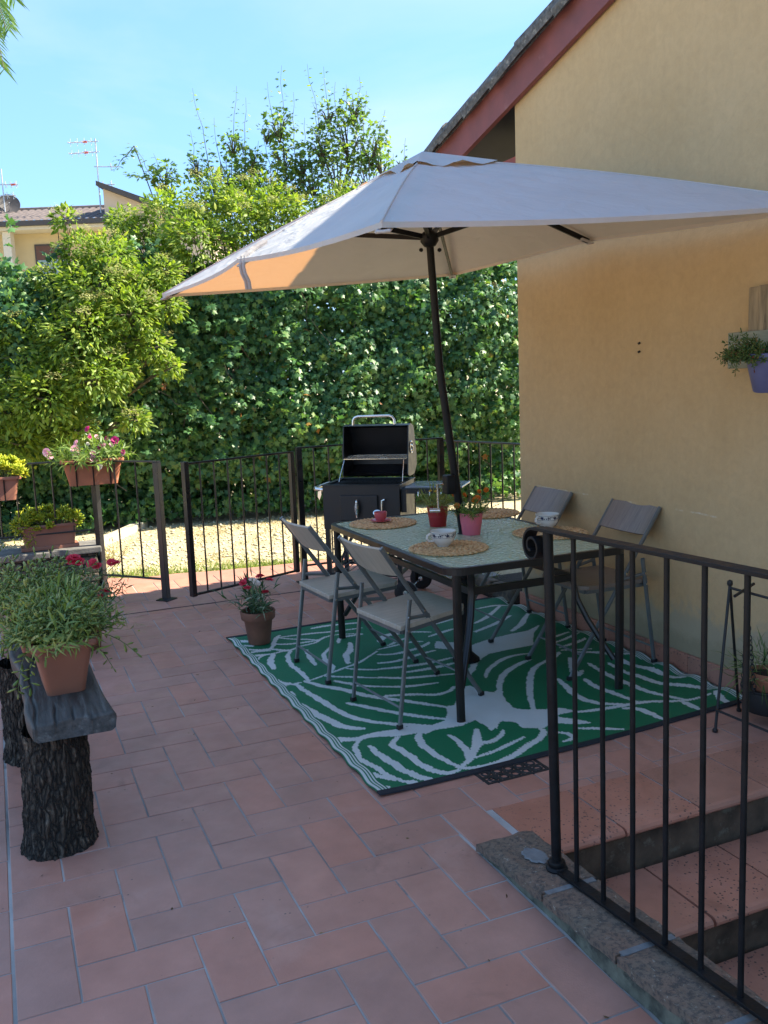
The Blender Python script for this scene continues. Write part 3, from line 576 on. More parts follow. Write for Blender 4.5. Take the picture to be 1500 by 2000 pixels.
# ------------------------------------------------------------------ woven rug with a monstera leaf print
RUG_STROKES=[(30,[(683,2223),(659,2072),(675,1945),(699,1874),(718,1790),(754,1760),(797,1772)]),
(22,[(683,2223),(719,2289),(772,2325),(831,2336),(879,2353),(928,2348),(1007,2396),(1097,2415),(1182,2490),(1283,2507),(1418,2453)]),
(40,[(814,2323),(755,2182),(741,2065)]),
(32,[(928,2348),(876,2242),(846,2088),(852,1961),(849,1846),(842,1774)]),
(20,[(842,1774),(937,1815),(1076,1873),(1211,1939),(1360,2072)]),
(32,[(1007,2302),(978,2139),(963,2009)]),
(30,[(1155,2285),(1064,2155),(1039,2018),(1039,1935),(1004,1855)]),
(42,[(1285,2304),(1233,2169),(1177,2089),(1133,1943)]),
(26,[(922,2644),(1019,2638),(1140,2618),(1284,2585),(1466,2571)]),
(22,[(939,2634),(1005,2570),(1084,2510),(1135,2467),(1179,2479)]),
(26,[(879,2520),(944,2481),(1066,2458),(1131,2457)]),
(30,[(827,2430),(867,2502),(916,2622),(961,2685)]),
(30,[(682,2492),(763,2445),(827,2430),(885,2373),(931,2358)]),
(34,[(677,2403),(738,2424),(813,2403)]),
(34,[(673,2316),(725,2330),(799,2332)]),
(40,[(687,2584),(745,2538)]),
(40,[(693,2679),(757,2654)]),
(36,[(1189,2723),(1295,2729),(1494,2694)]),
(30,[(1221,2342),(1276,2434),(1346,2443),(1414,2442)]),
(42,[(828,1782),(882,1660),(949,1569),(1002,1462),(1070,1357)]),
(36,[(770,1760),(782,1611),(807,1447),(822,1328),(854,1219)]),
(36,[(765,1763),(782,1594),(798,1468),(822,1328),(849,1207),(877,1147),(925,1078),(990,1014),(1024,954)]),
(50,[(708,1653),(690,1528),(699,1396),(725,1290),(750,1188),(778,1102),(812,1060),(850,1029)]),
(50,[(655,1762),(699,1764),(739,1787)]),
(24,[(1096,1862),(1143,1814),(1240,1759)]),
(24,[(937,1815),(1027,1744),(1187,1634)]),
(34,[(966,1704),(1013,1632),(1068,1555),(1134,1509)]),
(34,[(903,1361),(958,1283),(1049,1148),(1177,1004)]),
(40,[(905,1630),(958,1547),(1010,1441),(1070,1357),(1144,1275),(1247,1146)]),
(26,[(1098,1358),(1173,1341),(1313,1279)]),
(40,[(663,1056),(668,988),(707,964),(786,931),(869,944),(956,937),(1031,936)]),
(32,[(800,929),(747,857),(719,752),(721,687),(737,628),(751,555),(768,493),(813,418)]),
(40,[(801,827),(803,730),(819,629),(835,522),(882,423)]),
(26,[(660,670),(675,607),(715,554),(745,501),(761,477)]),
(40,[(647,486),(671,459),(707,424)]),
(38,[(947,862),(896,801),(901,737),(912,659),(915,566),(937,516)]),
(38,[(1056,861),(1025,807),(1006,716),(1013,670)]),
(36,[(1633,1148),(1685,1237),(1789,1365),(1933,1460),(2030,1498)]),
(30,[(1677,1365),(1759,1470),(1899,1574),(2008,1607),(2092,1595)]),
(36,[(1643,853),(1729,1019),(1867,1236),(1976,1367),(2095,1436)]),
(32,[(1345,2005),(1424,1972),(1560,1995),(1658,2043),(1696,2075)]),
(32,[(1283,1859),(1389,1845),(1556,1895),(1654,1914)]),
(34,[(1243,1766),(1369,1739),(1517,1724),(1670,1742)]),
(38,[(1349,1649),(1462,1640),(1576,1643),(1638,1654)]),
(32,[(1196,1639),(1294,1573),(1412,1537),(1556,1498)]),
(30,[(1134,1509),(1238,1450),(1327,1430),(1420,1417)]),
(30,[(1111,1366),(1242,1320),(1329,1262),(1412,1273),(1469,1319)]),
(34,[(1088,1341),(1154,1267),(1233,1169),(1303,1086)]),
(34,[(1003,1200),(1081,1106),(1160,1020),(1226,959)]),
(34,[(943,1059),(1028,988),(1137,912)]),
(24,[(1682,2340),(1798,2265)]),
(30,[(1749,2183),(1874,2226),(1959,2250)]),
(22,[(1889,2400),(2060,2458)]),
(26,[(1463,2144),(1567,2207),(1641,2234)]),
(26,[(1384,2098),(1589,2138),(1671,2117)]),
(50,[(1448,2249),(1534,2340),(1641,2335)]),
(34,[(2134,2299),(2273,2394),(2479,2582)]),
(36,[(2039,2127),(2234,2224),(2415,2341)]),
(40,[(2245,2033),(2376,2138),(2548,2328)]),
(24,[(2316,2611),(2460,2612),(2560,2550)]),
(36,[(1036,467),(1080,437),(1169,425),(1290,456),(1395,514),(1473,551),(1540,611),(1548,649)]),
(32,[(1050,465),(1126,520),(1229,630),(1281,628),(1348,660),(1390,707)]),
(32,[(1162,775),(1161,681),(1142,587),(1113,515)]),
(42,[(1293,774),(1255,697),(1190,599),(1142,549)]),
(24,[(1134,516),(1224,529),(1329,563),(1431,601)]),
(34,[(1062,865),(1018,785),(1011,696),(1013,606),(1024,539),(1043,469)]),
(36,[(913,660),(912,574),(932,493),(972,438),(1028,442)]),
(40,[(846,516),(863,451),(891,419)]),
(40,[(808,436),(819,419)]),
(30,[(1676,828),(1757,803),(1803,738),(1900,714),(2014,700),(2158,682),(2273,628),(2368,606),(2478,608)]),
(42,[(1985,1161),(1962,1055),(1929,938),(1925,854),(1964,769),(2036,719)]),
(28,[(1699,570),(1767,533),(1855,476)]),
(30,[(1589,577),(1617,544),(1616,493),(1560,482)]),
(40,[(2020,667),(2068,630),(2078,566),(2082,487)]),
(40,[(2104,1093),(2085,986),(2095,889),(2105,818),(2119,714)]),
(40,[(2266,1281),(2247,1136),(2241,1016),(2248,917),(2254,800),(2289,703),(2325,630)]),
(40,[(2359,1228),(2343,1081),(2367,980),(2383,864),(2442,784),(2529,689),(2586,569)]),
(42,[(2459,1335),(2442,1207),(2468,1060),(2506,877),(2569,829)]),
(40,[(2233,1410),(2138,1249),(2106,1166),(2168,1206)]),
(50,[(2570,840),(2584,749)]),
(50,[(2561,660),(2613,597)]),
(40,[(2514,610),(2478,545),(2479,502)]),
(40,[(2305,589),(2304,499)]),
(36,[(2330,1483),(2419,1416),(2516,1302),(2556,1168)]),
(28,[(2328,1697),(2458,1733),(2523,1743)]),
(28,[(2302,1604),(2508,1655)]),
(24,[(2390,1789),(2516,1832)]),
(24,[(2280,1557),(2424,1487)]),
(26,[(2066,1424),(2197,1488),(2245,1533)]),
(30,[(2533,1075),(2619,1038)])]
RUG_AREAS=[[(663,1070),(661,929),(782,933),(712,977)],
[(956,937),(1041,958),(1136,920),(1099,845),(1059,867),(960,868),(878,906),(808,925),(869,944)],
[(1515,1293),(1549,1294),(1553,1252),(1553,1193),(1605,1145),(1704,1246),(1614,1083),(1585,990),(1575,900),(1632,860),(1706,827),(1607,677),(1499,737),(1472,783),(1439,809),(1382,744),(1356,769),(1350,875),(1271,862),(1197,856),(1216,940),(1281,1020),(1302,1095),(1347,1087)],
[(1898,1902),(2038,1956),(2188,1980),(2323,1987),(2460,2056),(2313,1905),(2198,1725),(2014,1716),(1891,1700),(1779,1619),(1685,1490),(1627,1436),(1653,1509),(1761,1653),(1700,1689),(1734,1893),(1674,1954),(1742,2075),(1820,2002)],
[(1266,847),(1347,893),(1350,787),(1350,729),(1432,801),(1455,811),(1488,770),(1484,691),(1532,658),(1576,648),(1687,798),(1620,851),(1553,936),(1374,1036),(1297,1079),(1267,999),(1212,937),(1129,915),(1054,964),(1011,872),(1064,871),(1075,837),(1135,861),(1218,852)],
[(1676,828),(1757,803),(1803,748),(1703,745),(1699,718),(1760,646),(1789,593),(1732,606),(1647,662),(1596,662),(1558,647)]]

def seg_dist(P, A, B):
    d = B-A; L = max(1e-9, float(d @ d)); tt = np.clip(((P-A) @ d)/L, 0, 1); return np.linalg.norm(P-(A+tt[:, None]*d), axis=1)
def inside(P, poly):
    c = np.zeros(len(P), bool); n = len(poly)
    for i in range(n):
        (x1, y1), (x2, y2) = poly[i], poly[(i+1) % n]
        if y1 == y2: continue
        c ^= ((y1 > P[:, 1]) != (y2 > P[:, 1])) & (P[:, 0] < (x2-x1)*(P[:, 1]-y1)/(y2-y1)+x1)
    return c
def smooth_path(p):
    p = np.array(p, float); q = [p[0]]
    for i in range(len(p)-1):
        p0, p1, p2, p3 = p[max(i-1, 0)], p[i], p[i+1], p[min(i+2, len(p)-1)]
        for s in (0.25, 0.5, 0.75, 1.0): q.append(0.5*((2*p1)+(-p0+p2)*s+(2*p0-5*p1+4*p2-p3)*s*s+(-p0+3*p1-3*p2+p3)*s**3))
    return q
rx0, rx1, ry0, ry1 = 0.655, 2.59, 0.405, 2.785; d_ = 0.0065
nx, ny = int((rx1-rx0)/d_), int((ry1-ry0)/d_)
gx, gy = np.meshgrid(np.linspace(rx0, rx1, nx+1), np.linspace(ry0, ry1, ny+1))
def edge_wave(x, y):
    e0, e1 = np.exp(-((x-rx0)/0.09)**2), np.exp(-((rx1-x)/0.12)**2)
    return e0*(0.004+0.0045*np.sin(y*33)) + e1*(0.012+0.012*np.sin(y*26+1))
zz = 0.006 + edge_wave(gx, gy) + 0.0018*np.sin(gx*7+gy*3)*np.sin(gy*5-gx*2) + 0.001
gx2 = gx + 0.003*np.exp(-((gx-rx0)/0.1)**2)*np.sin(gy*33+1.2) - 0.006*np.exp(-((rx1-gx)/0.1)**2)*np.sin(gy*26)
slope = (gx-rx0)/(rx1-rx0)                                   # the near edge runs very slightly out of square
gy2 = gy + np.where(gy < 1.6, 0.105*slope*(1.6-gy)/1.2, 0) * 0.9 + 0.02*slope*(gy-1.6)*(gy > 1.6) - 0.02*np.sin(np.pi*slope)*np.exp(-((gy-ry0)/0.4)**2)
V = np.stack([gx2, gy2, zz], -1).reshape(-1, 3)
ii = (np.arange(ny)[:, None]*(nx+1)+np.arange(nx)[None]).ravel(); F = np.stack([ii, ii+1, ii+nx+2, ii+nx+1], 1)
cen = V[F].mean(1)[:, :2]; cen = cen + np.stack([0.0022*np.sin(cen[:, 1]*900), 0.0030*np.sin(cen[:, 0]*620)], 1)
white = np.zeros(len(F), bool)
for w_, pts in RUG_STROKES:
    q = smooth_path(np.array(pts)/1000.0); n = len(q)-1; pr = np.array(q); hw = w_*0.88/2000.0
    near = np.where((cen[:, 0] > pr[:, 0].min()-.04) & (cen[:, 0] < pr[:, 0].max()+.04) & (cen[:, 1] > pr[:, 1].min()-.04) & (cen[:, 1] < pr[:, 1].max()+.04))[0]
    if not len(near): continue
    Pn = cen[near]; hit = np.zeros(len(near), bool)
    for i in range(n):
        tpos = (i+0.5)/n; hh = hw*(0.62+0.5*math.sin(math.pi*min(1, max(0, tpos)))); hit |= seg_dist(Pn, q[i], q[i+1]) < hh
    white[near[hit]] = True
for poly in RUG_AREAS: white |= inside(cen, np.array(poly)/1000.0)
fx = np.tile((np.arange(nx)+0.5)/nx*(rx1-rx0), ny); fx = np.minimum(fx, (rx1-rx0)-fx); fy = np.repeat((np.arange(ny)+0.5)/ny*(ry1-ry0), nx)
stripe = fx < 0.050; white[stripe] = ((fx[stripe] > 0.006) & (fx[stripe] < 0.017)) | ((fx[stripe] > 0.024) & (fx[stripe] < 0.033)) | ((fx[stripe] > 0.041) & (fx[stripe] < 0.047))
def rugmat(name, col):
    m, t, o, b = _nodes(name); p = coords(t, 'World', (1, 1, 1))
    wv = N(t, 'ShaderNodeTexWave'); wv.wave_type = 'BANDS'; wv.bands_direction = 'DIAGONAL'; wv.inputs['Scale'].default_value = 62; wv.inputs['Distortion'].default_value = 0.6; t.links.new(p, wv.inputs['Vector'])
    c = mix(t, 0.5, tuple(col), ramp(t, wv.outputs['Fac'], [(0.2, (0.72, 0.72, 0.72)), (0.7, (1.15, 1.15, 1.15))]), 'MULTIPLY')
    c = mix(t, 0.4, c, ramp(t, noise(t, p, 5, 4), [(0.3, (0.85, 0.85, 0.85)), (0.7, (1.12, 1.12, 1.12))]), 'MULTIPLY')
    t.links.new(c, b.inputs['Base Color']); b.inputs['Roughness'].default_value = 0.55; b.inputs['Specular IOR Level'].default_value = 0.35; bump(t, b, wv.outputs['Fac'], 0.5, 0.003); return m
M['rug_green'] = rugmat('rug_green', (0.008, 0.155, 0.066)); M['rug_white'] = rugmat('rug_white', (0.60, 0.62, 0.60))
rug = fastmesh('rug', V, F, M['rug_green'], smooth=True); rug.data.materials.append(M['rug_white'])
rug.data.polygons.foreach_set('material_index', white.astype(np.int32))
sol = rug.modifiers.new('thick', 'SOLIDIFY'); sol.thickness = 0.003; sol.offset = -1
tag(rug, 'green and white outdoor rug with large monstera leaves under the table', 'rug')
for row, nm in ((0, 0), (ny, 1)):                           # dark bound ends
    b = MB(); pts = V.reshape(ny+1, nx+1, 3)[row][::12]; sgn = -1 if row == 0 else 1; v = []
    for p in pts:
        for dy_, dz_ in ((-0.004*sgn, 0.0), (-0.004*sgn, 0.007), (0.026*sgn, 0.006), (0.028*sgn, 0.0)): v.append((p[0], p[1]+dy_, max(0.0012, p[2]-0.004)+dz_))
    n = len(pts); f = [(i*4+k, i*4+(k+1) % 4, (i+1)*4+(k+1) % 4, (i+1)*4+k) for i in range(n-1) for k in range(4)]+[(0, 1, 2, 3), (4*n-1, 4*n-2, 4*n-3, 4*n-4)]
    b.add(v, f); b.build('binding', M['charcoal'], rug)
# ------------------------------------------------------------------ garden railings and gate
def railing(name, a, b, z0, z1, label, posts=(1, 1), n=None, mat='gate_metal', ps=0.045, post_z=(0, 0), bars_from=None):
    a, b = Vector((a[0], a[1], 0)), Vector((b[0], b[1], 0)); root = empty(name, tuple(a), math.atan2(b.y-a.y, b.x-a.x), label, 'railing', None); L = (b-a).length; m = M[mat]
    MB().b2((-0.02, -0.020, z1-0.012), (L+0.02, 0.020, z1)).build('top_rail', m, root, bevel=0.002)
    MB().b2((0, -0.014, z0), (L, 0.014, z0+0.012)).build('bottom_rail', m, root, bevel=0.002)
    for on, x, pz in ((posts[0], 0, post_z[0]), (posts[1], L, post_z[1])):
        if on:
            p = MB().b2((x-ps/2, -ps/2, pz), (x+ps/2, ps/2, z1-0.0125)).build('post', m, root, bevel=0.002)
            MB().b2((x-0.055, -0.055, pz), (x+0.055, 0.055, pz+0.008)).build('base_plate', m, p)
    n = n or max(2, round(L/0.125))
    for i in range(1, n):
        MB().cyl((L*i/n, 0, z0+0.012), (L*i/n, 0, z1-0.0125), 0.0065, 8).build('baluster', m, root, True)
    return root
railing('iron_railing', (0.11, 4.50), (0.505, 4.055), 0.15, 1.035, 'short black iron railing between the stone wall and the open gate', (1, 1), 3)
railing('iron_railing', (-3.2, 4.60), (0.06, 4.53), 0.50, 1.045, 'black iron railing on top of the low stone wall with flower troughs hung on it', (1, 0), 26, post_z=(0.39, 0.39))
railing('iron_railing', (1.575, 4.03), (2.79, 4.02), 0.13, 1.065, 'black iron railing behind the open barbecue', (1, 1), 10)
railing('iron_railing', (2.82, 3.96), (3.12, 2.9), 0.10, 1.045, 'black iron railing between the barbecue and the house corner', (0, 1), 9)
gx0, gy0, gx1, gy1 = 1.515, 3.985, 0.605, 3.60             # leaf opened slightly towards the viewer
gate = empty('garden_gate', (gx0, gy0, 0), math.atan2(gy1-gy0, gx1-gx0), 'black iron garden gate standing ajar beyond the rug', 'gate'); GL = math.hypot(gx1-gx0, gy1-gy0); gmt = M['gate_metal']
MB().b2((0, -0.018, 0.105), (0.036, 0.018, 1.04)).build('stile', gmt, gate, bevel=0.002); MB().b2((GL-0.036, -0.022, 0.105), (GL, 0.022, 1.05)).build('stile', gmt, gate, bevel=0.002)
MB().b2((0.037, -0.014, 1.028), (GL-0.037, 0.014, 1.042)).build('top_rail', gmt, gate, bevel=0.002); MB().b2((0.037, -0.012, 0.108), (GL-0.037, 0.012, 0.122)).build('bottom_rail', gmt, gate, bevel=0.002)
for i in range(1, 8): MB().cyl((0.02+(GL-0.04)*i/8, 0, 0.122), (0.02+(GL-0.04)*i/8, 0, 1.028), 0.0062, 8).build('bar', gmt, gate, True)
for z in (0.32, 0.82): MB().cyl((-0.014, -0.012, z), (-0.014, -0.012, z+0.09), 0.011, 8).build('hinge', gmt, gate, True)

# ------------------------------------------------------------------ low stone wall
sw = empty('stone_wall', (0.085, 4.47, 0), label='low rough stone garden wall with dark slab coping left of the gate', cat='wall')
MB().b2((-3.3, 0.03, -0.05), (-0.02, 0.24, 0.335)).build('core', M['mortar'], sw)
rs_ = random.Random(21); z = -0.02; row = 0
while z < 0.32:
    h = min(rs_.uniform(0.062, 0.085), 0.337-z); x = 0.0
    for face in (0, 1):
        x = 0.0; first = True
        while x > -2.6:
            L = rs_.uniform(0.12, 0.26) if not (first and row % 2) else rs_.uniform(0.07, 0.12); first = False
            def q(v): return v+rs_.uniform(-.006, .006)
            y0, y1 = (0.0, 0.075) if face == 0 else (0.2, 0.27)
            v = [(q(x-L+0.006), q(y0), q(z+0.005)), (q(x-0.006), q(y0), q(z+0.005)), (x-0.008, y1, z+0.004), (x-L+0.008, y1, z+0.004), (q(x-L+0.008), q(y0+0.004), q(z+h-0.005)), (q(x-0.008), q(y0+0.004), q(z+h-0.005)), (x-0.008, y1, z+h-0.003), (x-L+0.008, y1, z+h-0.003)]
            MB().add(v, [(0, 3, 2, 1), (4, 5, 6, 7), (0, 1, 5, 4), (1, 2, 6, 5), (2, 3, 7, 6), (3, 0, 4, 7)]).build('stone', M['stone'], sw, bevel=0.006)
            x -= L
    z += h; row += 1
MB().b2((-0.015, 0.08, -0.02), (0.004, 0.2, 0.335)).build('end_stone', M['stone'], sw, bevel=0.004)
x = 0.03
while x > -2.9:
    L = rs_.uniform(0.36, 0.5); b = MB(); b.box((x-L/2, 0.135, 0.362+rs_.uniform(-.003, .003)), (L-0.008, 0.35, 0.048)); b.build('coping_slab', M['stone_cap'], sw, bevel=0.008); x -= L

# ------------------------------------------------------------------ table with pebbled glass
table = empty('garden_table', (1.722, 1.66, 0), label='rectangular garden table with dark frame and pebbled glass top under the parasol', cat='table')
TW, TL, TH = 0.99, 1.585, 0.722
def rrect(wx, wy, r, n=6):
    p = []
    for cx_, cy_, a0 in ((wx/2-r, wy/2-r, 0), (-wx/2+r, wy/2-r, 90), (-wx/2+r, -wy/2+r, 180), (wx/2-r, -wy/2+r, 270)):
        for k in range(n+1): a = R(a0+90*k/n); p.append((cx_+r*math.cos(a), cy_+r*math.sin(a)))
    return p
o_, i_ = rrect(TW, TL, 0.085), rrect(TW-0.05, TL-0.05, 0.062); n = len(o_); b = MB(); v = []
for (p, z) in ((o_, TH-0.034), (o_, TH-0.004), (rrect(TW-0.008, TL-0.008, 0.082), TH), (i_, TH), (i_, TH-0.034)): v += [(x, y, z) for x, y in p]
b.add(v, [(k*n+i, k*n+(i+1) % n, ((k+1) % 5)*n+(i+1) % n, ((k+1) % 5)*n+i) for k in range(5) for i in range(n)]); b.build('rim', M['frame'], table)
m, t_, o2, bb = _nodes('pebbled_glass'); gpn = coords(t_, 'Object')
bb.inputs['Base Color'].default_value = (0.60, 0.72, 0.52, 1); bb.inputs['Roughness'].default_value = 0.16; bb.inputs['IOR'].default_value = 1.5; bb.inputs['Transmission Weight'].default_value = 0.28
vo = N(t_, 'ShaderNodeTexVoronoi'); vo.inputs['Scale'].default_value = 70; vo.feature = 'SMOOTH_F1'; t_.links.new(mix(t_, 0.06, gpn, N(t_, 'ShaderNodeTexNoise').outputs['Color']), vo.inputs['Vector'])
bump(t_, bb, vo.outputs['Distance'], 0.75, 0.010); M['glass'] = m
b = MB(); ip = rrect(TW-0.052, TL-0.052, 0.061); hole = [(-0.022*math.cos(2*math.pi*k/len(ip)+0.6), -0.022*math.sin(2*math.pi*k/len(ip)+0.6)) for k in range(len(ip))]
hole = [(0.022*math.cos(math.atan2(y, x)), 0.022*math.sin(math.atan2(y, x))) for x, y in ip]; n = len(ip)
b.add([(x, y, TH-0.003) for x, y in ip]+[(x, y, TH-0.003) for x, y in hole]+[(x, y, TH-0.009) for x, y in ip]+[(x, y, TH-0.009) for x, y in hole],
      [(i, (i+1) % n, n+(i+1) % n, n+i) for i in range(n)]+[(2*n+(i+1) % n, 2*n+i, 3*n+i, 3*n+(i+1) % n) for i in range(n)]+[(i, 2*n+i, 2*n+(i+1) % n, (i+1) % n) for i in range(n)]+[(n+i, n+(i+1) % n, 3*n+(i+1) % n, 3*n+i) for i in range(n)])
b.build('glass_top', M['glass'], table)
MB().lathe([(0.021, -0.012), (0.030, -0.010), (0.030, 0.001), (0.021, 0.003)], (0, 0, TH), 20).build('parasol_ring', M['rubber'], table, True)
for sy in (-1, 1):
    for sx in (-1, 1):
        X = 0.445*sx; Y = 0.765*sy; b = MB()
        b.tube([(X, Y, TH-0.035), (X, Y, 0.35), (X-0.005*sx, Y, 0.0)], 0.022, 8, flat=0.85)
        b.tube([(X-q_*sx, Y-q_*sy, z_) for q_, z_ in ((0.135, TH-0.035), (0.158, 0.64), (0.162, 0.55), (0.145, 0.45), (0.11, 0.35), (0.065, 0.25), (0.02, 0.155))], 0.015, 8, flat=1.2)
        b.build('leg', M['frame'], table, True)
    MB().bar((-0.285, 0.605*sy, 0.56), (0.285, 0.605*sy, 0.56), 0.022, 0.036).build('end_rail', M['frame'], table, bevel=0.003)
for sx in (-1, 1): MB().bar((0.285*sx, -0.59, 0.56), (0.285*sx, 0.59, 0.56), 0.022, 0.034).build('side_rail', M['frame'], table, bevel=0.003)

# ------------------------------------------------------------------ folding chairs (local +x faces the table)
def chair(loc, rz, shear, mats, label):
    root = empty('folding_chair', loc, rz, label, 'chair', 'folding chairs around the glass table'); cm = M['chair_metal']; sh = lambda p: (p[0], p[1]+shear*p[0], p[2])
    W1, W2 = 0.219, 0.196
    def fr(s, off=0): z = 0.83*(1-s); return (-0.055+0.61*s+off, z)
    def put(mb): mb.v = [sh(p) for p in mb.v]; return mb
    for sg in (-1, 1):
        a, c = fr(0), fr(0.992)
        put(MB().tube([(a[0], W2*sg, a[1]), (c[0], W2*sg, c[1])], 0.0125, 8, flat=0.75, up=(1, 0, 0.7))).build('frame_tube', cm, root, True)
        put(MB().tube([(0.0, W1*sg, 0.004), (0.085, W1*sg, 0.578)], 0.0125, 8, flat=0.75, up=(1, 0, 0))).build('rear_leg', cm, root, True)
        put(MB().tube([(0.072, W1*sg, 0.495), (0.215, W2*sg, 0.478)], 0.009, 8)).build('link', cm, root, True)
        for (px_, pw, pz) in ((0.073, W1+0.011, 0.50), (0.064, W1+0.011, 0.44), (fr(0.39)[0], W2+0.011, fr(0.39)[1])):
            put(MB().cyl((px_, (pw-0.006)*sg, pz), (px_, (pw+0.002)*sg, pz), 0.006, 8)).build('rivet', M['steel'], root, True)
        for (px_, pw) in ((0.0, W1), (fr(0.99)[0], W2)): put(MB().box((px_, pw*sg, 0.010), (0.03, 0.022, 0.02))).build('foot_cap', M['rubber'], root, bevel=0.003)
    put(MB().cyl((0.013, -W1, 0.092), (0.013, W1, 0.092), 0.006, 8)).build('rear_crossbar', cm, root, True)
    fz = fr(0.86); put(MB().cyl((fz[0], -W2, fz[1]), (fz[0], W2, fz[1]), 0.006, 8)).build('front_crossbar', cm, root, True)
    ns = 8 if mats['planks'] else 1
    b = MB(); seat_pts = [(0.035, -0.205), (0.035, 0.205), (0.43, 0.205), (0.465, 0.17), (0.465, -0.17), (0.43, -0.205)]
    put(b.prism(seat_pts, 0.440, 0.462, lambda p, a: (p[0], p[1], a+(0.012 if p[0] > 0.3 else 0)))); st_ = b.build('seat', mats['wood'], root, bevel=0.003)
    fb = MB()
    for (p, q) in (((0.05, -0.19), (0.05, 0.19)), ((0.05, 0.19), (0.44, 0.19)), ((0.44, 0.19), (0.44, -0.19)), ((0.44, -0.19), (0.05, -0.19))):
        fb.bar((p[0], p[1], 0.430+(0.012 if p[0] > 0.3 else 0)), (q[0], q[1], 0.430+(0.012 if q[0] > 0.3 else 0)), 0.018, 0.018)
    put(fb).build('seat_frame', cm, root)
    b = MB(); nn = 12; vv = []
    for k in range(nn+1):
        y = -W2+2*W2*k/nn; dip = 0.030*(1-(2*k/nn-1)**2)
        for s, th in ((0.004, -0.006), (0.004, 0.006), (0.165, 0.006), (0.165, -0.006)):
            s2 = s*1.0+(0.012*(1-(2*k/nn-1)**2) if s > 0.1 else 0); x, z = fr(s2); vv.append((x-dip-0.004+th*0.8+0.006, y, z+th*0.55))
    ff = [(i*4+k, i*4+(k+1) % 4, (i+1)*4+(k+1) % 4, (i+1)*4+k) for i in range(nn) for k in range(4)]+[(0, 1, 2, 3), (4*nn+3, 4*nn+2, 4*nn+1, 4*nn)]
    put(b.add(vv, ff)).build('backrest', mats['wood'], root, True)
    return root
def woodmat(name, a, b_, axis):
    m, t, o, bs = _nodes(name); v = coords(t, 'Object', axis); c = ramp(t, noise(t, v, 3, 7, 0.62, 0.8), [(0.3, a), (0.7, b_)])
    c = mix(t, 0.4, c, ramp(t, noise(t, coords(t, 'Object'), 5, 4), [(0.3, (0.8, 0.8, 0.8)), (0.7, (1.15, 1.15, 1.15))]), 'MULTIPLY')
    t.links.new(c, bs.inputs['Base Color']); bs.inputs['Roughness'].default_value = 0.42; bump(t, bs, noise(t, v, 9, 5), 0.08, 0.002); return m
M['ash'] = woodmat('grey_ash_veneer', (0.34, 0.285, 0.215), (0.47, 0.405, 0.32), (2, 22, 2)); M['walnut'] = woodmat('brown_veneer', (0.17, 0.125, 0.095), (0.265, 0.20, 0.155), (2, 26, 2))
PL, PW = dict(wood=M['ash'], planks=False), dict(wood=M['walnut'], planks=True)
chair((0.968, 1.157, 0.009), R(7), 0.20, PL, 'pale wooden folding chair on the near left side of the glass table')
chair((0.902, 1.890, 0.009), R(4), 0.05, PL, 'pale wooden folding chair on the far left side of the table, nearest the barbecue')
chair((2.572, 1.345, 0.009), R(180), 0.07, PW, 'brown folding chair against the ochre wall, nearer the stair railing')
chair((2.556, 2.115, 0.009), R(180), 0.07, PW, 'brown folding chair against the ochre wall near the house corner, farther from the railing')

# ------------------------------------------------------------------ things on the table
matm, t, o, bs = _nodes('woven_straw'); v = coords(t, 'Object')
c = ramp(t, noise(t, v, 45, 5, 0.65), [(0.30, (0.22, 0.11, 0.04)), (0.48, (0.52, 0.32, 0.14)), (0.72, (0.72, 0.52, 0.28))]); t.links.new(c, bs.inputs['Base Color']); bs.inputs['Roughness'].default_value = 0.7; bump(t, bs, noise(t, v, 160, 3), 0.4, 0.003)
def placemat(loc, seed, label):
    root = empty('placemat', loc, random.uniform(0, 3), label, 'placemat', 'round woven placemats on the glass table'); r = random.Random(seed)
    MB().lathe([(0.0, 0.0015), (0.188, 0.0015), (0.19, 0.003), (0.0, 0.003)], (0, 0, 0), 32).build('backing', matm, root)
    for k in range(8):                                       # braided coils: each coil is two strands of knots
        R1 = 0.012+0.0242*k+0.004; nk = max(7, int(2*math.pi*R1/0.026)); seg = nk*4; vs = []; ph = r.uniform(0, 6)
        for i in range(seg):
            A = 2*math.pi*i/seg; kn = math.sin(A*nk+ph); kn2 = abs(math.sin(A*nk/2+ph/2))
            for q in range(6):
                a = 2*math.pi*q/6; rad = 0.0118*(0.62+0.46*kn2); rr_ = R1+rad*math.cos(a)+0.0034*kn; vs.append((rr_*math.cos(A), rr_*math.sin(A), 0.0055+0.0066*(0.45+0.75*kn2)*math.sin(a)+0.0008*kn))
        b = MB(); b.add(vs, [(i*6+q, ((i+1) % seg)*6+q, ((i+1) % seg)*6+(q+1) % 6, i*6+(q+1) % 6) for i in range(seg) for q in range(6)]); b.build('coil', matm, root, True)
    return root
TZ = TH-0.0025
placemat((1.456, 1.316, TZ), 1, 'round woven straw placemat under the large patterned cup near the table edge')
placemat((1.49, 2.215, TZ), 2, 'round woven straw placemat under the small pink cup and saucer')
placemat((2.165, 2.175, TZ), 3, 'round woven straw placemat with nothing on it, behind the pink flower pot')
placemat((2.095, 1.385, TZ), 4, 'round woven straw placemat under the patterned cup beside the iron scroll')
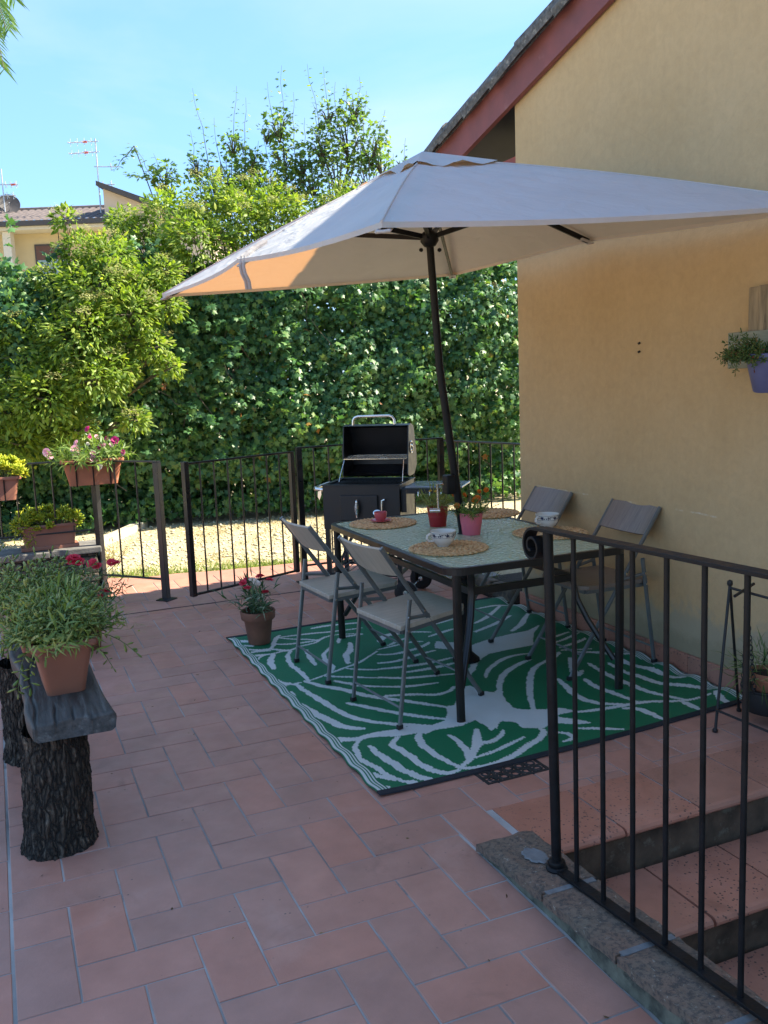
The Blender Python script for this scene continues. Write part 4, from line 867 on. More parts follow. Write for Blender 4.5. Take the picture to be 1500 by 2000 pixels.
def big_cup(loc, rz, label):
    root = empty('breakfast_cup', loc, rz, label, 'cup', 'white breakfast cups with navy flowers'); p = [(0.0, 0.004), (0.030, 0.0), (0.033, 0.006), (0.044, 0.016), (0.056, 0.032), (0.0615, 0.052), (0.063, 0.073), (0.0645, 0.077), (0.0615, 0.0765), (0.0585, 0.052), (0.053, 0.034), (0.04, 0.018), (0.0, 0.012)]
    MB().lathe(p, (0, 0, 0), 40).build('bowl', M['china'], root, True)
    MB().tube([(-0.058, 0, 0.062), (-0.075, 0, 0.068), (-0.090, 0, 0.060), (-0.092, 0, 0.045), (-0.080, 0, 0.032), (-0.055, 0, 0.030)], 0.0055, 8, flat=1.3).build('handle', M['china'], root, True)
    def on(a, z, out=0.0006):
        rad = 0.0617+(z-0.052)*0.072+out; return (rad*math.cos(a), rad*math.sin(a), z)
    b = MB(); rb = random.Random(4)
    def blob(a, z, r1, r2, tl, n=9):
        c, s = math.cos(tl), math.sin(tl); vs = [on(a+(r1*math.cos(6.283*k/n)*c-r2*math.sin(6.283*k/n)*s)/0.063, z+r1*math.cos(6.283*k/n)*s+r2*math.sin(6.283*k/n)*c) for k in range(n)]; b.add([on(a, z, 0.001)]+vs, [(0, k+1, (k+1) % n+1) for k in range(n)])
    for k in range(11):
        a = 6.283*k/11; r_ = 0.0072 if k % 2 == 0 else 0.0045; blob(a, 0.059, r_, r_, 0)
        for q in range(5): an = 6.283*q/5+k; blob(a+0.0085*math.cos(an)/0.063, 0.059+0.0075*math.sin(an), 0.0032, 0.002, an)
        for sg in (-1, 1): blob(a+sg*0.19, 0.059+0.004*sg*(1 if k % 2 else -1), 0.0055, 0.0022, 0.7*sg)
    for z in (0.0475, 0.0705):
        n = 60; vs = [on(6.283*k/n, z-0.0006) for k in range(n)]+[on(6.283*k/n, z+0.0006) for k in range(n)]; b.add(vs, [(k, (k+1) % n, n+(k+1) % n, n+k) for k in range(n)])
    b.build('floral_band', M['blue_print'], root); return root
big_cup((1.447, 1.352, TZ+0.011), R(-28+30), 'large white cup with navy floral band on the nearest placemat')
big_cup((2.155, 1.50, TZ+0.011), R(15), 'white cup with navy floral band partly hidden behind the iron scroll')
cup = empty('espresso_cup', (1.485, 2.235, TZ+0.011), R(35), 'small pink cup with its saucer on the far left placemat', 'cup')
MB().lathe([(0, 0.0), (0.03, 0.0), (0.05, 0.006), (0.062, 0.012), (0.060, 0.014), (0.046, 0.009), (0.026, 0.005), (0, 0.005)], (0, 0, 0), 32).build('saucer', M['pink_china'], cup, True)
MB().lathe([(0, 0.006), (0.024, 0.006), (0.026, 0.011), (0.034, 0.026), (0.0375, 0.044), (0.038, 0.060), (0.0355, 0.060), (0.034, 0.042), (0.028, 0.020), (0, 0.014)], (0, 0, 0), 32).build('bowl', M['pink_china'], cup, True)
MB().tube([(0.036, 0, 0.052), (0.050, 0, 0.056), (0.060, 0, 0.046), (0.056, 0, 0.030), (0.034, 0, 0.024)], 0.0042, 8).build('handle', M['pink_china'], cup, True)

# ------------------------------------------------------------------ parasol: 3 x 2 m, six ribs, slightly leaning
uc = Vector((1.538, 1.58, 2.155)); ua = Vector((-0.0709, -0.028, 0.997)).normalized()
RIM = [Vector(p) for p in ((2.600, 0.091, 2.189), (2.535, 1.618, 2.279), (2.482, 3.148, 2.267), (0.460, 3.072, 2.117), (0.535, 1.54, 2.128), (0.593, 0.013, 2.043))]
APEX = uc+ua*0.475; base = Vector((1.722, 1.66, 0.012))
par = empty('parasol', tuple(base), 0, 'large beige rectangular parasol on a black pole through the glass table', 'parasol'); Lc = lambda p: tuple(Vector(p)-base)
def fabric():
    m, t, o, b = _nodes('parasol_canvas'); v = coords(t, 'World'); c = ramp(t, noise(t, v, 3, 4), [(0.3, (0.58, 0.59, 0.59)), (0.7, (0.64, 0.65, 0.65))])
    t.links.new(c, b.inputs['Base Color']); b.inputs['Roughness'].default_value = 0.85; b.inputs['Specular IOR Level'].default_value = 0.25
    h = noise(t, coords(t, 'World', (1, 1, 1)), 7.5, 3, 0.5, 0.6); bump(t, b, h, 0.6, 0.025)
    tr = N(t, 'ShaderNodeBsdfTranslucent'); tr.inputs[0].default_value = (0.64, 0.31, 0.12, 1); s = N(t, 'ShaderNodeMixShader'); s.inputs[0].default_value = 0.34
    t.links.new(b.outputs[0], s.inputs[1]); t.links.new(tr.outputs[0], s.inputs[2]); t.links.new(s.outputs[0], o.inputs[0]); return m
M['canvas'] = fabric()
def panel_pt(i, s, t_, lift=0.0):
    A, B = RIM[i], RIM[(i+1) % 6]; e = A.lerp(B, s); mid = 4*s*(1-s); p = APEX.lerp(e, t_)
    inward = (APEX-e); inward.z = 0
    span = (A-B).length
    p = p+inward.normalized()*(0.024*span*mid*t_*t_) - ua*(0.034*span*mid*t_*(1.15-t_)) + ua*(0.020*math.sin(math.pi*t_)) + ua*lift
    return p + ua*(0.003*math.sin(s*40+i*2)*t_*(1-t_)*mid*4)
def canopy(name, t0, t1, ns, ntt, lift, parent, wave=0.0):
    V, F = [], []
    for i in range(6):
        o0 = len(V)
        for a in range(ntt+1):
            tt = t0+(t1-t0)*a/ntt
            for k in range(ns+1):
                s = k/ns; V.append(Lc(panel_pt(i, s, tt, lift*(1-0.55*a/ntt)+wave*(a/ntt)**2*math.sin(s*math.pi*3.2+i*1.7)*math.sin(math.pi*s))))
        F += [(o0+a*(ns+1)+k, o0+a*(ns+1)+k+1, o0+(a+1)*(ns+1)+k+1, o0+(a+1)*(ns+1)+k) for a in range(ntt) for k in range(ns)]
    me = bpy.data.meshes.new(name); me.from_pydata(V, [], F); me.materials.append(M['canvas'])
    bm = bmesh.new(); bm.from_mesh(me); bmesh.ops.remove_doubles(bm, verts=bm.verts, dist=0.0008); bmesh.ops.recalc_face_normals(bm, faces=bm.faces); bm.to_mesh(me); bm.free()
    me.polygons.foreach_set('use_smooth', [True]*len(me.polygons)); me.set_sharp_from_angle(angle=R(25))
    o = bpy.data.objects.new(name, me); return link(o, parent)
can = canopy('canopy', 0.13, 1.0, 28, 26, 0.0, par); vent = canopy('vent_cap', 0.0, 0.215, 16, 8, 0.030, par, 0.016)
b = MB(); ed = []
for i in range(6):
    for k in range(24): ed.append(panel_pt(i, k/24, 1.0)-ua*0.008)
n = len(ed); v = []
for k, p in enumerate(ed): v += [Lc(p+ua*0.008), Lc(p-ua*0.010)]
b.add(v, [(2*k, 2*((k+1) % n), 2*((k+1) % n)+1, 2*k+1) for k in range(n)]); b.build('hem', M['canvas'], can)
for i in range(6):                                           # raised seams over the ribs
    MB().tube([Lc(panel_pt(i, 0, 0.14+0.86*k/18)+ua*0.0015) for k in range(19)], 0.0042, 6).build('seam', M['canvas'], can, True)
hubp = uc+ua*0.095
for i, p in enumerate(RIM):
    a0 = APEX-ua*0.035; q = p-ua*0.024+(APEX-p).normalized()*0.02
    rb = MB().bar(Lc(a0), Lc(q), 0.016, 0.026, up=ua).build('rib', M['iron'], par, bevel=0.002)
    f = 0.44 if i not in (1, 4) else 0.52; mpt = a0.lerp(q, f)-ua*0.012
    MB().bar(Lc(hubp+(mpt-hubp).normalized()*0.035), Lc(mpt), 0.016, 0.024, up=ua).build('strut', M['iron'], rb, bevel=0.002)
    d1 = (APEX-p).normalized(); pk = MB().bar(Lc(p-ua*0.030), Lc(p+d1*0.085-ua*0.034), 0.05, 0.010, up=ua).build('rib_pocket', M['canvas'], can, bevel=0.004)
top = APEX-ua*0.03
pole = MB().tube([Lc(base), Lc((1.722, 1.66, 0.60)), Lc((1.718, 1.655, 0.74)), Lc(uc-ua*0.55), Lc(uc), Lc(top)], [0.024, 0.024, 0.022, 0.020, 0.019, 0.019], 16).build('pole', M['iron'], par, True)
ph = Matrix.Identity(3); zax = ua; q_ = ua.to_track_quat('Z', 'Y').to_matrix()
MB().lathe([(0.02, -0.045), (0.03, -0.04), (0.046, -0.016), (0.046, 0.016), (0.03, 0.03), (0.02, 0.035)], Lc(hubp), 18, q_).build('runner', M['iron'], par, True)
for sg in (-1, 1): MB().lathe([(0, -0.011), (0.009, -0.006), (0.011, 0), (0.009, 0.006), (0, 0.011)], Lc(hubp+Vector(cR)*0.046*sg-ua*0.058), 10).build('runner_knob', M['iron'], par, True)
MB().lathe([(0.02, -0.02), (0.05, -0.012), (0.05, 0.012), (0.02, 0.02)], Lc(APEX-ua*0.03), 16, q_).build('top_hub', M['iron'], par, True)
# crank, sleeve and foot
cz_ = uc+ua*((1.0-uc.z)/ua.z); hx = Vector(-cR)
cr = MB().box(Lc(cz_), (0.052, 0.062, 0.10)).build('crank_box', M['iron'], par, bevel=0.008)
MB().tube([Lc(cz_+hx*0.03-Vector(cF)*0.03), Lc(cz_+hx*0.062-Vector(cF)*0.035), Lc(cz_+hx*0.068-Vector(cF)*0.035-ua*0.14), ], 0.006, 8).build('crank_arm', M['steel'], cr, True)
MB().cyl(Lc(cz_+hx*0.060-Vector(cF)*0.035-ua*0.14), Lc(cz_+hx*0.115-Vector(cF)*0.035-ua*0.142), 0.010, 10).build('crank_grip', M['steel'], cr, True)
MB().lathe([(0.075, 0), (0.075, 0.012), (0.055, 0.03), (0.034, 0.05), (0.031, 0.42), (0.036, 0.43), (0.036, 0.46), (0.024, 0.462)], Lc((1.722, 1.66, 0.010)), 24).build('base_sleeve', M['iron'], par, True)
for dx_ in (-0.05, 0.0):                                     # tie straps hanging from the left edge
    e = panel_pt(4, 0.03-dx_*0.5, 0.995); e2 = panel_pt(4, 0.03-dx_*0.5, 0.88, 0.012)
    b = MB(); pts = [e2, panel_pt(4, 0.03-dx_*0.5, 0.94, 0.012), e+ua*0.006, e-ua*0.01]+[e-Vector((0.012*math.sin(k*1.3), 0.004*k, 0.035*k)) for k in range(1, 5)]
    b.tube([Lc(p) for p in pts], 0.0085, 4, flat=0.22).build('tie_strap', M['canvas'], can)
# ------------------------------------------------------------------ barbecue
bbq = empty('barbecue', (1.53, 3.38, 0), R(-39), 'black charcoal barbecue with its lid open behind the table', 'barbecue'); K = M['bbq']
b = MB(); x0, x1, y0, y1, z0, z1 = 0.0, 0.56, 0.0, 0.43, 0.50, 0.83; th = 0.006
b.b2((x0, y0, z0+0.02), (x1, y0+th, z1)); b.b2((x0, y1-th, z0+0.02), (x1, y1, z1)); b.b2((x0, y0+th, z0+0.02), (x0+th, y1-th, z1)); b.b2((x1-th, y0+th, z0+0.02), (x1, y1-th, z1)); b.b2((x0+th, y0+th, z0+0.02), (x1-th, y1-th, z0+0.03))
body = b.build('firebox', K, bbq, bevel=0.002)
b = MB()
for a_, c_ in (((-0.008, -0.008, z1), (x1+0.008, 0.02, z1+0.008)), ((-0.008, y1-0.02, z1), (x1+0.008, y1+0.008, z1+0.008)), ((-0.008, 0.02, z1), (0.02, y1-0.02, z1+0.008)), ((x1-0.02, 0.02, z1), (x1+0.008, y1-0.02, z1+0.008))): b.b2(a_, c_)
b.build('firebox_rim', K, bbq, bevel=0.0015)
b = MB()
for k in range(22): b.cyl((0.03+0.0235*k, 0.02, z1-0.012), (0.03+0.0235*k, y1-0.02, z1-0.012), 0.004, 6)
for y_ in (0.02, 0.21, 0.41): b.cyl((0.022, y_, z1-0.02), (x1-0.022, y_, z1-0.02), 0.004, 6)
b.build('grate', M['bbq_in'], bbq, True)
d = MB().b2((0.13, -0.016, 0.585), (0.405, -0.001, 0.765)).build('ash_door', K, bbq, bevel=0.006)
prof = [(0.0, 0.0), (0.008, 0.002), (0.009, 0.02)]
for k in range(11): z = 0.022+0.008*k; r_ = 0.012+0.007*math.sin(math.pi*(k+0.5)/11); prof += [(r_, z), (r_+0.001, z+0.003), (r_-0.004, z+0.0055)]
prof += [(0.009, 0.115), (0.006, 0.122), (0.0, 0.123)]
MB().lathe(prof, (0.262, -0.045, 0.61), 16).build('spring_handle', M['steel'], d, True)
MB().tube([(0.262, -0.016, 0.72), (0.262, -0.045, 0.735), (0.262, -0.045, 0.73)], 0.005, 8).build('handle_stem', M['steel'], d, True)
for x_ in (0.16, 0.185, 0.36): MB().cyl((x_, -0.001, 0.572), (x_, -0.006, 0.572), 0.005, 8).build('screw', M['steel'], body, True)
cr = MB().tube([(0.455, -0.004, 0.735), (0.455, -0.03, 0.735), (0.44, -0.034, 0.73), (0.437, -0.034, 0.65)], 0.006, 8).build('height_crank', M['steel'], bbq, True)
MB().lathe([(0, 0), (0.028, 0.001), (0.030, 0.005), (0, 0.007)], (0.405, -0.03, 0.645), 16, Matrix.Rotation(R(70), 3, 'X') @ Matrix.Scale(0.7, 3, (0, 1, 0))).build('crank_disc', M['steel'], cr, True)
def disc_vent(x, y, z, parent):
    rot = Matrix.Rotation(R(90), 3, 'Y'); v_ = MB(); v_.torus((x, y, z), 0.040, 0.004, 28, 6, rot); v_.lathe([(0, 0.0), (0.037, 0.0), (0.037, 0.002), (0, 0.002)], (x, y, z), 24, rot); v_.build('vent_disc', M['bbq_in'], parent, True)
    MB().torus((x+0.001, y, z), 0.041, 0.0045, 28, 6, rot).build('vent_ring', M['steel'], parent, True)
    for k in range(3): a = R(120*k+20); MB().lathe([(0, 0), (0.010, 0.001), (0, 0.004)], (x+0.002, y+0.022*math.cos(a), z+0.022*math.sin(a)), 10, rot).build('vent_boss', M['steel'], parent, True)
disc_vent(x1+0.003, 0.16, 0.70, bbq)
# lid, swung up and back: an open shell facing the cook
lid = MB(); lx0, lx1 = 0.085, 0.575
outl = [(0.205, 0.885), (0.262, 1.228), (0.330, 1.238), (0.405, 1.215), (0.470, 1.010), (0.465, 0.930), (0.390, 0.872), (0.245, 0.868)]
inn = [(0.205, 0.885), (0.262, 1.228), (0.328, 1.229), (0.398, 1.207), (0.461, 1.008), (0.456, 0.935), (0.386, 0.881), (0.247, 0.878)]
no = len(outl)
for poly, flip in ((outl, 1), (inn, 0)):
    v = [(lx0 if flip else lx0+0.008, y, z) for y, z in poly]+[(lx1 if flip else lx1-0.008, y, z) for y, z in poly]
    f = [tuple(range(no)), tuple(range(2*no-1, no-1, -1))]+[(i, no+i, no+(i+1) % no, (i+1) % no) for i in range(1, no)]
    lid.add(v, f)
ring = [(lx0, outl[0]), (lx1, outl[0]), (lx1, outl[1]), (lx0, outl[1])]; ri = [(lx0+0.008, inn[0]), (lx1-0.008, inn[0]), (lx1-0.008, inn[1]), (lx0+0.008, inn[1])]
lid.add([(x, p[0], p[1]) for x, p in ring]+[(x, p[0]+0.001, p[1]) for x, p in ri], [(i, (i+1) % 4, 4+(i+1) % 4, 4+i) for i in range(4)])
lidm = lid.mesh('lid', K); lido = bpy.data.objects.new('lid', lidm); link(lido, bbq)
MB().tube([(0.15, 0.30, 1.234), (0.152, 0.30, 1.27), (0.165, 0.30, 1.288), (0.19, 0.30, 1.296), (0.42, 0.30, 1.296), (0.445, 0.30, 1.288), (0.458, 0.30, 1.27), (0.46, 0.30, 1.234)], 0.0095, 10).build('lid_handle', M['steel'], lido, True)
disc_vent(lx1+0.002, 0.31, 1.07, lido)
b = MB()
for k in range(5): b.cyl((lx0+0.01, 0.215+0.035*k, 0.995+0.004*k), (lx1-0.012, 0.215+0.035*k, 0.995+0.004*k), 0.0028, 6)
for k in range(20): b.cyl((lx0+0.02+0.0235*k, 0.215, 0.999), (lx0+0.02+0.0235*k, 0.36, 1.012), 0.002, 6)
for x_ in (lx0+0.02, lx1-0.03): b.tube([(x_, 0.205, 0.99), (x_-0.02 if x_ < 0.3 else x_, 0.17, 0.90), (x_-0.03 if x_ < 0.3 else x_, 0.15, 0.84)], 0.003, 6)
b.build('warming_rack', M['steel'], bbq, True)
sh = MB().b2((0.605, -0.01, 0.812), (1.0, 0.30, 0.826)).build('side_shelf', M['shelf'], bbq, bevel=0.004)
MB().b2((0.61, -0.005, 0.775), (0.93, 0.004, 0.811)).build('shelf_apron', K, sh); MB().b2((0.61, 0.28, 0.775), (0.93, 0.29, 0.811)).build('shelf_apron', K, sh)
MB().b2((0.562, 0.03, 0.64), (0.60, 0.26, 0.80)).build('shelf_bracket', K, bbq)
for x_ in (0.70, 0.78, 0.86): MB().tube([(x_, -0.012, 0.80), (x_, -0.03, 0.79), (x_, -0.035, 0.765), (x_, -0.02, 0.755)], 0.003, 6).build('tool_hook', M['steel'], sh, True)
MB().tube([(-0.002, 0.02, 0.80), (-0.055, 0.02, 0.806), (-0.075, 0.05, 0.808), (-0.075, 0.33, 0.808), (-0.055, 0.37, 0.806), (-0.002, 0.37, 0.80)], 0.012, 10).build('push_handle', M['steel'], bbq, True)
MB().add([(-0.006, -0.004, 0.80), (-0.03, -0.004, 0.79), (-0.034, -0.004, 0.755), (-0.022, -0.004, 0.73), (-0.012, -0.004, 0.755), (-0.006, -0.006, 0.77)]+[(x, -0.010, z) for x, z in ((-0.006, 0.80), (-0.03, 0.79), (-0.034, 0.755), (-0.022, 0.73), (-0.012, 0.755), (-0.006, 0.77))], [tuple(range(6)), tuple(range(11, 5, -1))]+[(i, 6+i, 6+(i+1) % 6, (i+1) % 6) for i in range(6)]).build('bottle_opener', M['steel'], bbq)
for (x_, y_, zb_) in ((0.02, 0.02, 0), (0.02, 0.41, 0), (0.54, 0.02, 0.05), (0.54, 0.41, 0.05)): MB().b2((x_-0.016, y_-0.016, zb_), (x_+0.016, y_+0.016, 0.519)).build('leg', K, bbq, bevel=0.003)
for y_ in (0.02, 0.41): MB().b2((0.036, y_-0.012, 0.185), (0.524, y_+0.012, 0.205)).build('lower_bar', K, bbq)
for x_ in (0.02, 0.54): MB().b2((x_-0.01, 0.036, 0.195), (x_+0.01, 0.394, 0.215)).build('lower_bar', K, bbq)
b = MB()
for k in range(10): b.cyl((0.06+0.048*k, 0.03, 0.209), (0.06+0.048*k, 0.40, 0.209), 0.0035, 6)
b.build('bottom_rack', K, bbq, True)
for x_, a_ in ((0.07, 1), (0.5, -1)): MB().bar((x_, 0.02, 0.22), (x_+0.14*a_, 0.02, 0.49), 0.012, 0.02).build('brace', K, bbq)
for y_ in (-0.012, 0.442):
    rot = Matrix.Rotation(R(90), 3, 'X'); wv = MB().lathe([(0.0, -0.016), (0.05, -0.016), (0.074, -0.014), (0.082, -0.008), (0.082, 0.008), (0.074, 0.014), (0.05, 0.016), (0.0, 0.016)], (0.585, y_, 0.082), 28, rot).build('wheel', M['rubber'], bbq, True)
    MB().lathe([(0, -0.021), (0.016, -0.02), (0.018, 0.0), (0.016, 0.02), (0, 0.021)], (0.585, y_, 0.082), 14, rot).build('hubcap', M['steel'], wv, True)
MB().cyl((0.585, -0.03, 0.082), (0.585, 0.46, 0.082), 0.006, 8).build('axle', M['steel'], bbq, True)

# ------------------------------------------------------------------ log bench
bench = empty('log_bench', (-0.44, 1.05, 0), label='rustic bench of a dark plank on two bark covered logs at the left', cat='bench')
bm_, bt, bo, bb_ = _nodes('bark'); bv = coords(bt, 'Object', (1, 1, 0.17))
vb_ = N(bt, 'ShaderNodeTexVoronoi'); vb_.feature = 'DISTANCE_TO_EDGE'; vb_.inputs['Scale'].default_value = 58; bt.links.new(mix(bt, 0.045, bv, N(bt, 'ShaderNodeTexNoise').outputs['Color']), vb_.inputs['Vector'])
h1 = ramp(bt, vb_.outputs['Distance'], [(0.0, 0.0), (0.16, 0.6), (0.4, 1.0)]); c = mix(bt, h1, (0.010, 0.008, 0.006), ramp(bt, noise(bt, bv, 60, 6, 0.7), [(0.35, (0.04, 0.030, 0.022)), (0.53, (0.095, 0.072, 0.052)), (0.68, (0.24, 0.20, 0.15))]))
bt.links.new(c, bb_.inputs['Base Color']); bb_.inputs['Roughness'].default_value = 0.95; bump(bt, bb_, h1, 1.0, 0.02)
def log(c, r0, r1, h, seed, lean=(0, 0)):
    r = np.random.default_rng(seed); nz_, ns = 90, 240; V = []; f1, f2 = r.uniform(0, 6, 9), r.uniform(0, 6, 9)
    for a in range(nz_+1):
        z = h*a/nz_; tt = a/nz_
        for k in range(ns):
            A = 2*math.pi*k/ns; q = sum(abs(math.sin(A*(8+5*i)+f1[i]+1.1*math.sin(z*(11+6*i)+f2[i])+0.5*math.sin(z*37+i)))**0.6*(0.0026-0.0003*i) for i in range(5))
            pl = 0.0035*math.sin(z*70+A*6+2*math.sin(A*11))+0.003*math.sin(A*3+f1[7])
            rad = r0+(r1-r0)*tt+q-0.006+pl+r.normal(0, .0008)+(0.012*(1-tt*6)**2 if tt < 1/6 else 0); V.append((c[0]+lean[0]*tt+rad*math.cos(A), c[1]+lean[1]*tt+rad*math.sin(A), z))
    F = [(a*ns+k, a*ns+(k+1) % ns, (a+1)*ns+(k+1) % ns, (a+1)*ns+k) for a in range(nz_) for k in range(ns)]
    return fastmesh('log_leg', V, F, bm_, bench)
log((-0.035, -0.45), 0.116, 0.105, 0.425, 1, (0.015, 0.0)); log((-0.07, 0.42), 0.125, 0.12, 0.425, 2)
nx, ny = 64, 120; r = np.random.default_rng(3); top = []; bot = []
for a in range(ny+1):
    y = -0.605+1.33*a/ny
    for k in range(nx+1):
        u = k/nx*2-1; wob = 0.012*math.sin(y*7+1.5)+0.007*math.sin(y*17); wl_ = -0.092+wob*0.6-0.050*(y+0.54); wr_ = 0.183+0.008*math.sin(y*5+0.4)-0.055*(y+0.6)
        if y < -0.5: wr_ += 0.0; wl_ += 0.0
        x = (wl_+wr_)/2+(wr_-wl_)/2*u; e = max(0, abs(u)-0.90)/0.10; ez = max(0, (-0.597-y)/0.008)
        crack = sum(max(0, 1-abs(x-(xc+0.003*math.sin(y*25)))/0.0055)*max(0, min(1, (yl-y)/0.06)) for xc, yl in ((-0.012, -0.40), (0.045, -0.46), (0.10, -0.55), (-0.075, 0.1)))
        top.append((x, y+0.010*math.sin(x*40)*(a == 0), 0.492-0.012*e**2-0.006*min(1, ez)**2-0.016*crack+0.0007*math.sin(x*60+3*math.sin(y*9))+r.normal(0, .0005)+0.0008*math.sin(y*11+x*14)))
        bot.append((x*0.97+(0.012 if u > 0 else -0.0)*0, y+(0.012 if a == 0 else 0), 0.424+0.010*e))
V = top+bot; n1 = len(top); F = [(a*(nx+1)+k, a*(nx+1)+k+1, (a+1)*(nx+1)+k+1, (a+1)*(nx+1)+k) for a in range(ny) for k in range(nx)]
F += [tuple(n1+i for i in f[::-1]) for f in F]
rg = [k for k in range(nx+1)]+[a*(nx+1)+nx for a in range(1, ny+1)]+[ny*(nx+1)+k for k in range(nx-1, -1, -1)]+[a*(nx+1) for a in range(ny-1, 0, -1)]
F += [(rg[(k+1) % len(rg)], rg[k], n1+rg[k], n1+rg[(k+1) % len(rg)]) for k in range(len(rg))]
fastmesh('plank', V, F, M['wood_old'], bench)

# ------------------------------------------------------------------ pots and planters
def trough(name, loc, rz, L, W, H, taper, mat, label, cat_='planter', lip=0.012, group=None, tilt=None):
    root = empty(name, loc, rz, label, cat_, group)
    b = MB(); l, w_ = L/2, W/2; k = taper; t_ = 0.006
    def ringp(x, y, z, r=0.022):
        p = []
        for sx, sy, a0 in ((1, 1, 0), (-1, 1, 90), (-1, -1, 180), (1, -1, 270)):
            for q in range(4): a = R(a0+30*q); p.append((sx*(x-r)+r*math.cos(a), sy*(y-r)+r*math.sin(a), z))
        return p
    rings = [ringp(l*k, w_*k, 0), ringp(l-0.004, w_-0.004, H-0.024), ringp(l+lip, w_+lip, H-0.022), ringp(l+lip+0.003, w_+lip+0.003, H-0.012), ringp(l+lip, w_+lip, H), ringp(l-0.003, w_-0.003, H), ringp(l-0.012, w_-0.012, H-0.03), ringp((l-0.01)*0.97, (w_-0.01)*0.97, H-0.05)]
    n = 16; v = [p for rg_ in rings for p in rg_]; f = [(i*n+q, i*n+(q+1) % n, (i+1)*n+(q+1) % n, (i+1)*n+q) for i in range(len(rings)-1) for q in range(n)]+[tuple(range(n))[::-1]]
    b.add(v, f); b.build('pot', mat, root, True)
    s = MB(); s.add(ringp((l-0.01)*0.965, (w_-0.01)*0.965, H-0.034), [tuple(range(n))]); s.v += [(0, 0, H-0.026)]; s.f = [(i, (i+1) % n, n) for i in range(n)]; s.build('soil', M['soil'], root)
    return root
def round_pot(name, loc, prof, mat, label, soil_r, soil_z, cat_='flower pot', group=None, tilt=None):
    root = empty(name, loc, random.uniform(0, 6), label, cat_, group)
    MB().lathe(prof, (0, 0, 0), 36).build('pot', mat, root, True)
    MB().lathe([(soil_r, soil_z), (soil_r*0.6, soil_z+0.004), (0, soil_z+0.006)], (0, 0, 0), 20).build('soil', M['soil'], root); return root
def stems(paths, r, mat, parent, name='stem'):
    b = MB()
    for p in paths: b.tube(p, [r*(1-0.5*i/(len(p)-1)) for i in range(len(p))], 5)
    return b.build(name, mat, parent, True, kind='stuff')
def arc(p0, d, L, droop, n=5):
    p = Vector(p0); d = Vector(d).normalized(); out_ = [p.copy()]
    for i in range(n): d = (d-Vector((0, 0, droop/n))).normalized(); p = p+d*(L/n); out_.append(p.copy())
    return out_
def bushy(parent, cx_, cy_, z, rx, ry, hgt, nst, L, droop, tmpl, size, mat, per=14, spread=1.0, name='foliage', up=0.55, stem_mat=None, seed=1, lo=0.15):
    """stems fanning out of a pot, leaves all along them"""
    r = np.random.default_rng(seed); P, Y, Nn, paths = [], [], [], []
    for k in range(nst):
        a = r.uniform(0, 6.283); q = math.sqrt(r.uniform(0, 1)); x, y = rx*q*math.cos(a), ry*q*math.sin(a)
        d = Vector((spread*q*math.cos(a)*1.0+r.normal(0, .22), spread*q*math.sin(a)+r.normal(0, .22), r.uniform(0.35, 1.1))); ln = L*r.uniform(0.6, 1.15)
        pth = arc((cx_+x, cy_+y, z), d, ln, droop*r.uniform(0.4, 1.5)*q*1.3, 6); paths.append(pth)
        for j in range(per):
            s = lo+(1-lo)*(j+r.uniform(0, 1))/per; i = min(5, int(s*6)); pt = pth[i].lerp(pth[i+1], s*6-i); t_ = (pth[i+1]-pth[i]).normalized()
            az = j*2.4+k; side = t_.orthogonal().normalized(); side = Matrix.Rotation(az, 3, t_) @ side
            y_ = (side+t_*r.uniform(0.2, 0.9)).normalized(); P.append(pt); Y.append(y_); Nn.append((t_+side*(-0.4)+Vector((0, 0, up))).normalized())
        P.append(pth[-1]); Y.append((pth[-1]-pth[-2]).normalized()); Nn.append(Vector((0.2, 0.1, 1)))
    P, Y, Nn = (np.array([tuple(v) for v in q]) for q in (P, Y, Nn))
    V, F = scatter(tmpl, P, Y, Nn, size*RNG.uniform(0.6, 1.2, len(P))); o = fastmesh(name, V, F, mat, parent, True, kind='stuff')
    if stem_mat: stems(paths[::2], 0.0022, stem_mat, parent)
    return paths
def flower(parent, c, d, r_, mat, name='flower', petals=9, layers=2, ruffle=True):
    """frilled bloom facing d"""
    c, d = Vector(c), Vector(d).normalized(); e1 = d.orthogonal().normalized(); e2 = d.cross(e1); b = MB(); rr_ = random
    for l in range(layers):
        for k in range(petals):
            a = 6.283*k/petals+l*0.4+rr_.uniform(-.1, .1); out_ = (e1*math.cos(a)+e2*math.sin(a)); tn = d.cross(out_); op = 0.25+0.55*l; R_ = r_*(1-0.25*l)
            tip = c+out_*R_*math.cos(op)+d*R_*math.sin(op); w_ = R_*0.42
            v = [c+out_*R_*0.1, c+out_*R_*0.6*math.cos(op)+d*R_*0.55*math.sin(op)+tn*w_, tip+tn*w_*0.9+d*rr_.uniform(-.1, .12)*R_, tip+out_*R_*0.1+d*rr_.uniform(-.1, .15)*R_, tip-tn*w_*0.9+d*rr_.uniform(-.1, .12)*R_, c+out_*R_*0.6*math.cos(op)+d*R_*0.55*math.sin(op)-tn*w_]
            b.add(v, [(0, 1, 2, 3), (0, 3, 4, 5)])
    return b.build(name, mat, parent)
TC = [(0.0, 0.0), (0.062, 0.0), (0.066, 0.004), (0.086, 0.150), (0.088, 0.152), (0.099, 0.152), (0.102, 0.156), (0.106, 0.198), (0.104, 0.203), (0.096, 0.203), (0.093, 0.196), (0.088, 0.165), (0.0, 0.165)]
